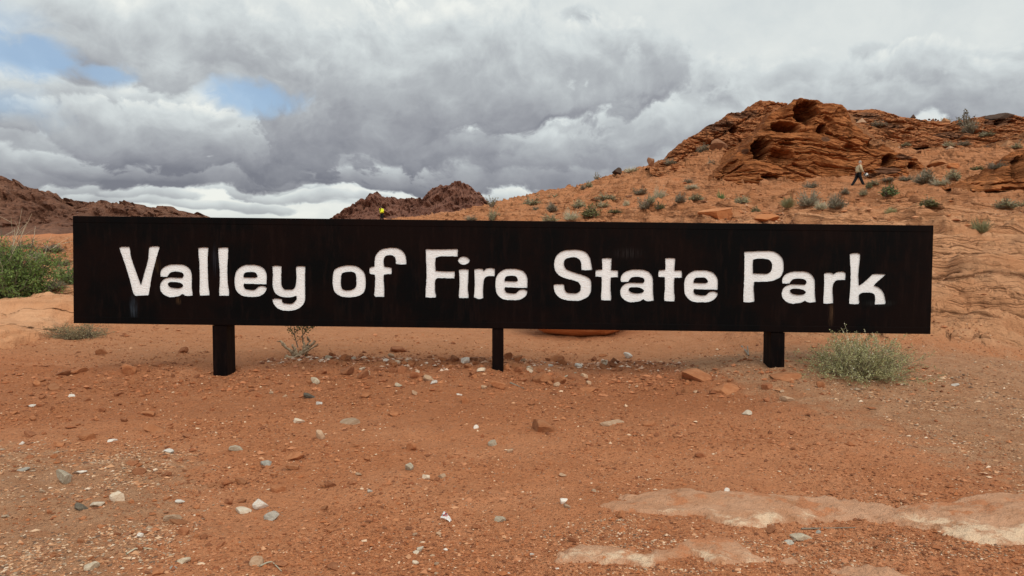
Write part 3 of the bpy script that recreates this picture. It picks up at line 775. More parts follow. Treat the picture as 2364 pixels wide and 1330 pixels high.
def far_hill(name, sky_px, Y, depth, knob, seed, mat, n=(420, 120)):
    """a hill whose crest stands at distance Y and follows the given outline; crags grow towards the crest"""
    xs = np.array([at(px, py, Y)[0] for px, py in sky_px]); zs = np.array([at(px, py, Y)[2] for px, py in sky_px])
    X = np.linspace(xs[0], xs[-1], n[0]); V = np.linspace(-1.0, 1.0, n[1])
    XX, VV = np.meshgrid(X, V)
    ZC = np.interp(XX, xs, zs)
    YY = Y + VV * depth
    base = ground_z(XX.ravel(), YY.ravel()).reshape(XX.shape) - 1.0
    wob = 0.16 * fbm(XX / (depth * 0.5), VV * 1.5, seed + 3, 3)
    v = np.clip(np.abs(VV + wob * (1 - np.abs(VV))), 0, 1)
    prof = 1 - sst(v, 0.0, 1.0) ** 0.8
    hgt = np.maximum(ZC - base, 0)
    f1, f2, rr = cells(XX / knob + 0.6 * fbm(XX / knob, YY / knob, seed, 2), YY / knob, seed + 11)
    g1, g2, gr = cells(XX / knob * 2.3, YY / knob * 2.3, seed + 12)
    crag = 0.95 * knob * (0.55 * fbm(XX / (knob * 2.6), YY / (knob * 2.6), seed + 1, 4, 0.55, 1) + 0.30 * (rr - 0.4) * sst(f2 - f1, 0.0, 0.25) * 1.6 + 0.20 * (gr - 0.4) * sst(g2 - g1, 0.0, 0.25) + 0.16 * (0.5 - f1))
    Z = base + hgt * prof + crag * np.clip(hgt * prof / (knob * 1.5), 0, 1) * sst(prof, 0.12, 0.6)
    push = crag * 1.5 * sst(prof, 0.1, 0.4) + knob * 0.5 * fbm(XX / (knob * 1.1), Z / (knob * 1.1), seed + 7, 4, 0.6, 1) * sst(prof, 0.1, 0.4)
    YY = YY - push * np.sign(-VV + 0.15)
    me = mesh_np(name, np.stack([XX, YY, Z], -1), grid_quads(n[1], n[0]), smooth=False, mat=mat)
    return tag(link(name, me), kind='structure')

m_hill1 = hill_mat('dark_red_hill', (0.175, 0.085, 0.056), (0.245, 0.124, 0.081), (0.085, 0.044, 0.033), 1.0)
m_hill2 = hill_mat('purple_red_hill', (0.19, 0.088, 0.062), (0.265, 0.130, 0.091), (0.090, 0.045, 0.036), 1.6)
far_hill('hill', [(-620, 470), (-420, 385), (-200, 372), (-60, 395), (0, 414), (40, 428), (75, 449), (130, 458), (165, 472), (210, 488), (250, 487), (268, 482), (290, 477), (320, 486), (336, 484), (362, 479), (385, 488), (420, 498), (440, 502), (462, 498), (480, 502), (520, 516)], 240, 62, 5.2, 201, m_hill1)
far_hill('hill', [(775, 512), (800, 500), (830, 486), (850, 470), (862, 470), (880, 456), (900, 456), (917, 462), (950, 461), (980, 457), (1000, 446), (1022, 436), (1040, 430), (1052, 426), (1072, 428), (1092, 437), (1110, 448), (1120, 462), (1135, 480), (1160, 505)], 185, 30, 2.9, 231, m_hill2, (380, 120))

# ------------------------------------------------------------------ carved sandstone outcrops
def outcrop_mat(name, pale, mid, dark, vlo=0.35, tilt=(0.22, 0.0, 1.4), beds=((1.5, 0.10, 1.0), (4.2, 0.17, 0.42), (10.0, 0.26, 0.18))):
    m, t, b = new_mat(name)
    pos = t.new('ShaderNodeNewGeometry').outputs['Position']
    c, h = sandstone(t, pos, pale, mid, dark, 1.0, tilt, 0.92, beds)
    va = t.new('ShaderNodeAttribute', attribute_name='varnish').outputs['Fac']
    n = t.noise(pos, 1.4, 5, 0.65)
    c = t.mix(t.smooth(t.math('ADD', va, t.math('MULTIPLY', t.math('SUBTRACT', n, 0.5), 1.1)), vlo, vlo + 0.35, 0, 0.85), c, (0.125, 0.062, 0.038))
    setin(t, b.inputs['Base Color'], c)
    b.inputs['Roughness'].default_value = 0.93; b.inputs['Specular IOR Level'].default_value = 0.12
    bp = t.new('ShaderNodeBump', {'Height': h, 'Strength': 0.9, 'Distance': 0.25})
    t.l.new(bp.outputs[0], b.inputs['Normal'])
    return m
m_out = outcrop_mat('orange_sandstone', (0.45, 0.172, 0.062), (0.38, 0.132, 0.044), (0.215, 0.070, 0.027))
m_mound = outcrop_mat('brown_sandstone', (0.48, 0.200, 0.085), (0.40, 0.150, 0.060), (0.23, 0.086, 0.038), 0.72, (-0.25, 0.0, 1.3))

def outcrop(name, bottom, top, Yb, Yt, caves, cracks, varnish, seed, n, back=7.0, mat=None, block=0.0):
    px = np.linspace(bottom[0][0], bottom[-1][0], n[0])
    yb = np.interp(px, *zip(*bottom)) + 9; yt = np.interp(px, *zip(*top))
    span = np.maximum(yb - yt, 1.0)
    sp = np.interp(px, px, span / span.max())
    t_ = np.linspace(0, 1, n[1])
    PX, T = np.meshgrid(px, t_)
    PY = yb[None] + (yt - yb)[None] * T
    wid = (px - px[0]) / (px[-1] - px[0])
    round_ = (2 * wid - 1)[None] ** 4 * 0.25 * (Yt - Yb)
    YY = Yb + (Yt - Yb) * (T ** 1.35) * sp[None] ** 0.6 + round_ + 0.9 * fbm(PX / 60.0, PY / 60.0, seed, 3) * sst(T, 0, .15)
    a = (PX - 1182.0) / F; b_ = (665.0 - PY) / F
    den = CP + b_ * SP
    X, Z = a / den * YY, CAMH + (-SP + b_ * CP) / den * YY
    # carving, all in metres along the way into the rock
    wx = fbm(X * 0.35, Z * 0.35, seed + 1, 4); wz = fbm(X * 0.35 + 9, Z * 0.35, seed + 2, 4)
    inn = np.zeros_like(X)
    for thick, k, sd in ((0.95, 0.26, 3), (0.36, 0.36, 4), (0.15, 0.45, 5)):
        s = (Z * 1.0 + 0.17 * X + 0.75 * wx + 0.18 * fbm(X * 0.9, Z * 0.9, seed + sd, 3)) / thick
        f = s - np.floor(s)
        inn += thick * k * (sst(f, 0.0, 0.75) - f) * 0.9 + thick * 0.45 * np.exp(-((f - 0.9) / 0.07) ** 2) * np.clip(0.5 + fbm(X * 0.5, Z * 0.9, seed + sd + 9, 2), 0, 1)
    inn += 0.36 * fbm(X * 0.3, Z * 0.3, seed + 6, 4, 0.5, 1) + 0.07 * fbm(X * 1.6, Z * 1.9, seed + 7, 3)
    if block:
        f1, f2, rr = cells(X * 0.62 + 0.5 * wx, Z * 0.95 + 0.25 * X, seed + 50); g1, g2, gr = cells(X * 1.7 + wx, Z * 2.3 + 0.5 * X, seed + 51); k1, k2, kr = cells(X * 4.2, Z * 5.0, seed + 52)
        inn += block * (1.3 * (0.5 - rr) * sst(f2 - f1, 0, 0.12) + 0.5 * np.exp(-((f2 - f1) / 0.06) ** 2) + 0.55 * (0.5 - gr) * sst(g2 - g1, 0, 0.15) + 0.25 * np.exp(-((g2 - g1) / 0.08) ** 2) + 0.22 * (0.5 - kr))
    var = np.zeros_like(X); cav = np.zeros_like(X)
    for (cx, cy, r1, r2, dep, ang) in caves:
        ca, sa = math.cos(math.radians(ang)), math.sin(math.radians(ang))
        ux, uy = PX - cx, PY - cy
        ex, ey = (ux * ca + uy * sa) / r1, (-ux * sa + uy * ca) / r2
        d = np.hypot(ex, ey) + 0.30 * fbm(PX / 11.0, PY / 11.0, seed + 20, 3)
        hole_ = sst(1.12 - d, 0.0, 0.22)
        cav = np.maximum(cav, dep * hole_)
        inn += dep * hole_ * (0.55 + 0.45 * sst(1 - d, 0, 0.8))
        inn -= 0.28 * min(1, dep) * np.exp(-((d - 1.35) / 0.25) ** 2) * (uy < r2 * 0.4)      # brow over the opening
    for (x0, y0, x1, y1, w, dep) in cracks:
        L = math.hypot(x1 - x0, y1 - y0)
        u = ((PX - x0) * (x1 - x0) + (PY - y0) * (y1 - y0)) / L
        q = ((PX - x0) * (y1 - y0) - (PY - y0) * (x1 - x0)) / L + 3.5 * fbm(u / 14.0, u * 0 + x0, seed + 31, 3)
        inn += dep * np.exp(-(q / w) ** 2) * sst(u, 0, 8) * sst(L - u, 0, 8)
    for (cx, cy, r1, r2) in varnish:
        var = np.maximum(var, 1 - sst(np.hypot((PX - cx) / r1, (PY - cy) / r2), 0.4, 1.1))
    fade = sst(T, 0.0, 0.03) * sst(span, 6, 40)[None]
    inn *= fade
    wgt = np.minimum(1, 3 * (1 - T) + 0.45)
    YF = YY + inn * wgt
    ZF = Z - 0.04 * cav * fade - 0.12 * inn * (cav < 0.05) + 0.06 * wz * fade
    # the back, falling away behind the crest
    nb = 22
    u = np.linspace(0, 1, nb + 1)[1:, None]
    XB = X[-1][None] + 0 * u; YB = YF[-1][None] + back * u
    low = np.minimum(ZF[-1][None], ground_z(X[-1], YF[-1] + back)[None] - 0.5)
    ZB = ZF[-1][None] * (1 - sst(u, 0.15, 1)) + low * sst(u, 0.15, 1) + 0.3 * fbm(XB * 0.9, YB * 0.9, seed + 40, 3, 0.5, 1) * sst(u, 0, 0.2)
    V = np.stack([np.concatenate([X, XB]), np.concatenate([YF, YB]), np.concatenate([ZF, ZB])], -1)
    SOLID_V.append(V[::3, ::3]); SOLID_Q.append(grid_quads(*V[::3, ::3].shape[:2]))
    me = mesh_np(name, V, grid_quads(n[1] + nb, n[0]), smooth=not block, mat=mat or m_out)
    attr(me, 'varnish', np.concatenate([var, np.zeros_like(XB)]))
    return tag(link(name, me), kind='structure')

outcrop('sandstone_outcrop',
    [(1590, 452), (1640, 448), (1700, 446), (1760, 442), (1830, 432), (1900, 428), (2000, 420), (2060, 412), (2110, 405), (2165, 402)],
    [(1590, 448), (1622, 428), (1650, 402), (1680, 374), (1712, 344), (1740, 316), (1762, 290), (1780, 262), (1798, 252), (1822, 240), (1846, 227), (1866, 231), (1884, 233), (1900, 240), (1925, 238), (1944, 243), (1958, 256), (1968, 284), (1990, 300), (2012, 318), (2040, 332), (2080, 352), (2116, 366), (2134, 386), (2165, 401)],
    50.8, 57.5,
    [(1862, 258, 28, 24, 4.2, 0), (1812, 294, 33, 11, 3.4, 2), (1757, 345, 22, 23, 3.8, -20), (1802, 362, 29, 16, 1.1, 10), (1897, 298, 10, 10, 2.2, 0), (2020, 331, 17, 11, 2.6, -10),
     (2049, 371, 12, 12, 2.4, 0), (2104, 385, 11, 9, 2.2, 20), (1779, 412, 21, 8.5, 2.4, 5), (1688, 438, 16, 9, 2.2, -8), (1682, 387, 21, 8, 0.8, -38), (1868, 282, 13, 5, 0.9, 5), (1938, 262, 10, 13, 0.7, 20), (1816, 332, 20, 4, 0.7, 4), (1961, 338, 10, 4, 0.8, 15), (1920, 290, 22, 9, 0.5, 60)],
    [(1905, 305, 1990, 340, 2.2, 0.9), (1990, 300, 2110, 372, 2.4, 0.4), (1612, 440, 1720, 378, 1.8, 0.5), (1830, 372, 1925, 426, 2.0, 0.6), (1800, 380, 1890, 420, 1.6, 0.4), (1850, 330, 1990, 352, 1.4, 0.35), (1740, 330, 1830, 322, 1.6, 0.5), (1860, 350, 1960, 362, 1.2, 0.3), (1960, 410, 2040, 362, 2.4, 0.22), (1700, 420, 1800, 440, 1.6, 0.4), (1640, 410, 1760, 400, 1.4, 0.35), (1790, 275, 1850, 262, 1.6, 0.5), (1900, 380, 1980, 392, 1.2, 0.3)],
    [(2052, 392, 40, 12), (1906, 322, 14, 9), (2090, 360, 30, 9), (2024, 405, 30, 10), (1720, 350, 12, 8)],
    301, (460, 260))
outcrop('sandstone_outcrop',
    [(2196, 436), (2240, 434), (2300, 432), (2364, 430), (2480, 430), (2640, 432)],
    [(2196, 434), (2230, 425), (2262, 416), (2290, 404), (2312, 396), (2330, 384), (2342, 366), (2352, 354), (2372, 342), (2440, 318), (2520, 330), (2590, 380), (2640, 430)],
    38.5, 43.0, [(2356, 388, 21, 27, 2.2, 8), (2440, 400, 30, 14, 1.6, 0)], [(2215, 428, 2270, 422, 1.6, 0.5), (2262, 428, 2340, 420, 1.6, 0.4)], [], 331, (300, 150), 5.0)

# the broken brown shoulder left of the caves and the ridge to the right
outcrop('sandstone_hill',
    [(1500, 392), (1526, 400), (1555, 416), (1590, 432), (1630, 440), (1670, 440), (1720, 430), (1800, 420), (1870, 400)],
    [(1500, 386), (1520, 377), (1536, 366), (1547, 355), (1560, 342), (1576, 328), (1601, 313), (1630, 300), (1632, 289), (1657, 285), (1675, 269), (1690, 259), (1716, 257), (1731, 246), (1742, 237), (1754, 233), (1775, 234), (1800, 238), (1817, 239), (1840, 236), (1870, 250)],
    57.0, 69.0, [(1695, 300, 8, 7, 1.6, 0), (1640, 385, 9, 5, 1.0, 0)], [(1560, 372, 1660, 318, 2.0, 0.5), (1600, 400, 1700, 345, 2.2, 0.6), (1640, 330, 1740, 262, 2.0, 0.5)], [(1660, 290, 60, 30), (1720, 262, 70, 18), (1690, 380, 60, 26)],
    361, (260, 160), 8.0, m_mound, 0.8)
outcrop('sandstone_hill',
    [(1930, 330), (1990, 338), (2060, 335), (2140, 330), (2220, 335), (2300, 330), (2380, 330), (2480, 335), (2600, 340)],
    [(1930, 256), (1955, 254), (1985, 255), (2005, 252), (2032, 253), (2050, 260), (2082, 266), (2100, 273), (2122, 278), (2160, 281), (2195, 284), (2215, 280), (2240, 274), (2262, 270), (2300, 269), (2330, 267), (2364, 271), (2420, 268), (2500, 272), (2600, 280)],
    67.0, 82.0, [(2312, 283, 14, 7, 1.4, 0), (2100, 300, 8, 4, 0.8, 0)], [(2000, 290, 2120, 300, 2.0, 0.5), (2180, 300, 2330, 290, 2.0, 0.4)], [(2000, 268, 60, 14), (2310, 280, 60, 14), (2060, 290, 60, 12), (2200, 310, 70, 12)],
    381, (360, 110), 9.0, m_mound, 0.8)

# ------------------------------------------------------------------ single boulders
ICO = {}
def ico(sub):
    if sub not in ICO:
        bm = bmesh.new(); bmesh.ops.create_icosphere(bm, subdivisions=sub, radius=1.0)
        ICO[sub] = (np.array([v.co[:] for v in bm.verts]), np.array([[v.index for v in f.verts] for f in bm.faces])); bm.free()
    return ICO[sub]

def stone_verts(seed, sub=2, cuts=9, rough=0.05, dmin=0.50, dmax=0.82):
    V, T = ico(sub); V = V.copy(); r = np.random.default_rng(seed)
    for k in range(cuts):
        nrm = r.normal(size=3); nrm /= np.linalg.norm(nrm); d = r.uniform(dmin, dmax)
        s = V @ nrm
        V -= np.maximum(s - d, 0)[:, None] * nrm * 0.96
    n = fbm(V[:, 0] * 1.7 + seed, V[:, 1] * 1.7 + V[:, 2] * 1.3, seed, 3)
    V *= (1 + rough * 2.0 * n)[:, None]
    lo, hi = V.min(0), V.max(0)
    V = (V - (lo + hi) / 2) / (hi - lo)          # unit box
    return V, T

m_bould = stone_mat('boulder_sandstone', (0.45, 0.17, 0.065), (0.54, 0.235, 0.10), (0.28, 0.10, 0.042), 1.6, 0.6)
m_dark = stone_mat('dark_varnished_rock', (0.055, 0.036, 0.027), (0.10, 0.062, 0.045), (0.03, 0.022, 0.018), 2.0, 0.6)
m_brown = stone_mat('brown_rock', (0.20, 0.098, 0.056), (0.29, 0.145, 0.08), (0.11, 0.06, 0.04), 1.6, 0.6)

def boulder(px, py, Y, w, h, dep, seed, mat, label, undercut=0.0, sink=0.12, rz=0.0, sub=4, cuts=14, rough=0.05, dmin=0.38):
    """w, h in photograph pixels at distance Y; (px, py) the middle of its foot"""
    x, y, z = at(px, py, Y)
    V, T = stone_verts(seed, sub, cuts=cuts, rough=rough, dmin=dmin, dmax=dmin + 0.32)
    k = Y / F
    V[:, :2] *= (1 - undercut * sst(-V[:, 2], 0.33, 0.47))[:, None]
    V = V * np.array([w * k, dep, h * k * (1 + sink)]) + np.array([0, 0, h * k * (0.5 - sink / 2)])
    o = link('boulder', mesh_np('boulder', V, T=T, smooth=False, mat=mat), loc=(x, y + dep * 0.4, z))
    o.rotation_euler.z = rz
    return tag(o, label, 'boulder')
bx_, by_, bz_ = at(1355, 784, 14.0)
boulder(1358, 793, 13.4, 318, 150, 1.7, 11, m_bould, 'large reddish boulder behind the sign, its undercut foot showing under the board', undercut=0.4, sink=0.03, cuts=5, rough=0.07, dmin=0.5)
x, y, z = ground_at(1425, 404)[0]
boulder(1425, 403, y, 22, 17, 0.8, 23, m_dark, 'dark square boulder standing alone on the skyline of the slope', sub=3, cuts=7)
x, y, z = ground_at(1503, 386)[0]
boulder(1503, 383, y, 17, 20, 0.7, 29, m_brown, 'small pointed boulder on the skyline left of the big outcrop', sub=3)
boulder(1664, 358, surface_at(1664, 356)[1], 50, 38, 1.6, 31, m_brown, 'square brown block on the slope left of the cave rock', sub=3, cuts=8)
for (px, py, w, h, sd, mt, lb) in [
    (1658, 512, 90, 36, 41, m_bould, 'rounded tan sandstone hump just above the board behind the letter P of Park'),
    (1775, 512, 60, 20, 43, m_bould, 'low reddish rock lump just above the board between P and a of Park'),
    (2170, 384, 46, 14, 45, m_bould, 'low orange boulder right of the outcrop foot'), (2205, 388, 34, 12, 47, m_bould, 'smaller orange boulder beside the low one right of the outcrop'),
    (1372, 466, 18, 12, 49, m_brown, 'dark red block among shrubs on the open slope'), (1452, 456, 16, 7, 53, m_brown, 'small flat dark stone high on the open slope'),
    (2318, 275, 60, 16, 55, m_dark, 'dark broad rock on the right end of the skyline ridge')]:
    x, y, z = surface_at(px, min(py, 511) if py > 500 else py)
    boulder(px, py, y, w, h, w * y / F * 0.8, sd, mt, lb, sub=3)

# ------------------------------------------------------------------ bare rock slabs in the foreground
def slab_mat():
    m, t, b = new_mat('pale_bedrock')
    pos = t.new('ShaderNodeNewGeometry').outputs['Position']
    n = t.noise(t.vmath('MULTIPLY', pos, (1.0, 2.4, 1.0)), 1.6, 6, 0.62); n2_ = t.noise(pos, 7.0, 6, 0.7); n3_ = t.noise(pos, 45, 4, 0.7)
    c = t.mix(t.smooth(n, 0.35, 0.65), (0.52, 0.268, 0.152), (0.62, 0.35, 0.215))
    ed = t.new('ShaderNodeAttribute', attribute_name='crust').outputs['Fac']
    c = t.mix(t.smooth(t.math('ADD', ed, t.math('MULTIPLY', t.math('SUBTRACT', n2_, 0.5), 2.2)), 0.62, 0.98, 0, 0.85), c, (0.82, 0.61, 0.42))
    c = t.mix(t.smooth(n2_, 0.46, 0.30, 0, 0.7), c, (0.40, 0.18, 0.085))
    setin(t, b.inputs['Base Color'], c)
    b.inputs['Roughness'].default_value = 0.9; b.inputs['Specular IOR Level'].default_value = 0.15
    c = t.mix(t.smooth(n3_, 0.55, 0.75, 0, 0.5), c, (0.34, 0.155, 0.075))
    dirt = t.noise(t.vmath('ADD', pos, (7.0, 3.0, 0.0)), 3.2, 6, 0.68)
    c = t.mix(t.smooth(dirt, 0.52, 0.60, 0, 0.85), c, (0.54, 0.215, 0.098))
    setin(t, b.inputs['Base Color'], c)
    bp = t.new('ShaderNodeBump', {'Height': t.math('ADD', n2_, t.math('MULTIPLY', n3_, 0.45)), 'Strength': 0.9, 'Distance': 0.06})
    t.l.new(bp.outputs[0], b.inputs['Normal'])
    return m
m_slab = slab_mat()
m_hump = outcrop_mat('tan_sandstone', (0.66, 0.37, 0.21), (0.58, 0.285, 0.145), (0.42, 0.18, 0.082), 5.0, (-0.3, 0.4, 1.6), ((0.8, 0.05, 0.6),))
def rock_slab(outline, lift, seed, crust_side, mat=None):
    pts = np.array([ground_at(px, py)[0][:2] for px, py in outline])
    lo, hi = pts.min(0) - 0.12, pts.max(0) + 0.12
    nx, ny = 210, 72
    X, Y = np.meshgrid(np.linspace(lo[0], hi[0], nx), np.linspace(lo[1], hi[1], ny))
    # signed distance to the outline
    d2 = np.full(X.shape, 9.0); ins = np.zeros(X.shape, bool)
    for i in range(len(pts)):
        p, q = pts[i], pts[(i + 1) % len(pts)]; e = q - p
        u = np.clip(((X - p[0]) * e[0] + (Y - p[1]) * e[1]) / (e @ e), 0, 1)
        d2 = np.minimum(d2, np.hypot(X - p[0] - u * e[0], Y - p[1] - u * e[1]))
        c_ = ((p[1] > Y) != (q[1] > Y)) & (X < (q[0] - p[0]) * (Y - p[1]) / (q[1] - p[1] + 1e-12) + p[0])
        ins ^= c_
    sd = np.where(ins, d2, -d2) + 0.13 * fbm(X * 2.4, Y * 3.6, seed, 5, 0.6) + 0.03 * fbm(X * 11, Y * 11, seed + 5, 2)
    g = ground_z(X.ravel(), Y.ravel()).reshape(X.shape)
    up = lift * (0.6 * sst(sd, -0.02, 0.05) + 0.4 * sst(sd, 0.05, 0.30)) + 0.010 * fbm(X * 7, Y * 9, seed + 2, 4, 0.6) * sst(sd, 0, 0.1) - 0.25 * lift * np.exp(-((sd - 0.20 - 0.1 * fbm(X * 2, Y * 2, seed + 3, 2)) / 0.018) ** 2) + 0.25 * lift * fbm(X * 1.3, Y * 2.2, seed + 1, 4) * sst(sd, 0, 0.2)
    Z = g - 0.03 + (up + 0.02) * sst(sd, -0.06, 0.02) - 0.08 * sst(-sd, 0.0, 0.10)
    me = mesh_np('bedrock', np.stack([X, Y, Z], -1), grid_quads(ny, nx), smooth=True, mat=mat or m_slab)
    cr = np.exp(-((sd - 0.10) / 0.16) ** 2) * (0.25 + 0.75 * sst((hi[1] + lo[1]) / 2 - Y, -0.25, 0.25)) * crust_side
    attr(me, 'crust', cr)
    return tag(link('bedrock', me), kind='structure')
rock_slab([(1390, 1168), (1440, 1152), (1530, 1136), (1640, 1138), (1760, 1142), (1870, 1150), (1960, 1156), (2060, 1166), (2140, 1158), (2230, 1146), (2330, 1144), (2480, 1140), (2560, 1180), (2500, 1240), (2400, 1262), (2310, 1262), (2240, 1245), (2160, 1228), (2060, 1212), (1960, 1206), (1860, 1208), (1760, 1218), (1690, 1216), (1600, 1196), (1500, 1188), (1420, 1180)], 0.05, 401, 1.0)
rock_slab([(1270, 1300), (1290, 1272), (1335, 1256), (1390, 1260), (1440, 1280), (1490, 1288), (1520, 1272), (1570, 1252), (1620, 1240), (1680, 1240), (1722, 1262), (1760, 1285), (1850, 1295), (1820, 1308), (1740, 1302), (1660, 1308), (1600, 1290), (1540, 1296), (1480, 1304), (1400, 1300), (1330, 1306)], 0.045, 421, 0.9)
rock_slab([(-160, 818), (-60, 812), (0, 806), (50, 796), (90, 782), (130, 766), (165, 748), (230, 742), (260, 722), (200, 700), (120, 694), (40, 702), (-60, 712), (-160, 720)], 0.20, 451, 0.35, m_hump)
rock_slab([(1880, 1338), (1930, 1316), (2010, 1308), (2080, 1318), (2140, 1345), (2100, 1400), (1950, 1400)], 0.05, 441, 0.5)

# ------------------------------------------------------------------ stones one can count
m_red = stone_mat('red_stone', (0.35, 0.135, 0.058), (0.42, 0.182, 0.085), (0.21, 0.08, 0.038), 9)
m_red2 = stone_mat('brown_red_stone', (0.28, 0.105, 0.048), (0.37, 0.155, 0.074), (0.18, 0.07, 0.036), 9)
m_grey = stone_mat('grey_stone', (0.42, 0.34, 0.24), (0.56, 0.475, 0.36), (0.23, 0.175, 0.125), 12)
m_blue = stone_mat('blue_grey_stone', (0.36, 0.33, 0.28), (0.50, 0.465, 0.40), (0.19, 0.178, 0.155), 12)
m_cream = stone_mat('cream_stone', (0.62, 0.50, 0.37), (0.72, 0.61, 0.48), (0.42, 0.29, 0.18), 12)
m_wht = stone_mat('white_stone', (0.70, 0.64, 0.56), (0.78, 0.73, 0.66), (0.48, 0.38, 0.28), 14)
m_tan = stone_mat('tan_stone', (0.42, 0.27, 0.17), (0.52, 0.36, 0.24), (0.30, 0.16, 0.09), 10)
m_drk = stone_mat('dark_grey_stone', (0.10, 0.088, 0.07), (0.17, 0.145, 0.11), (0.06, 0.05, 0.042), 10)
SM = {'r': m_red, 'b': m_red2, 'g': m_grey, 'u': m_blue, 'c': m_cream, 'w': m_wht, 't': m_tan, 'd': m_drk}
STONE_ME = []
for k in range(14):
    V, T = stone_verts(900 + k, 3, cuts=9 + k % 6, rough=0.035, dmin=0.36, dmax=0.68)
    STONE_ME.append(mesh_np('stone', V, T=T, smooth=False, mat=m_red))

srng = random.Random(77)
def stone(px, py, w, h, kind, label, group=None, z=None, sink=0.13):
    """(px, py): middle of the stone in the photograph; w, h its size there"""
    x, y, zz = ground_at(px, py + h * 0.42)[0]
    k = y / F
    ww = w * k
    cosv = abs(CAMH - zz) / math.hypot(y, CAMH)            # how much of the depth shows as height
    dep = ww * srng.uniform(0.65, 0.95)
    if w > 45: sink = 0.38
    hh = max((h * k - dep * cosv * 0.75), ww * 0.22)
    o = link('stone', srng.choice(STONE_ME), loc=(x, y + dep * 0.3, zz + hh * (0.5 - sink)))
    o.scale = (ww, dep, hh * 1.3)
    o.rotation_euler = (srng.uniform(-0.15, 0.15), srng.uniform(-0.2, 0.2), srng.choice([0, math.pi]) + srng.uniform(-0.25, 0.25))
    o.material_slots[0].link = 'OBJECT'
    o.material_slots[0].material = SM[kind]
    return tag(o, label, 'stone', group)

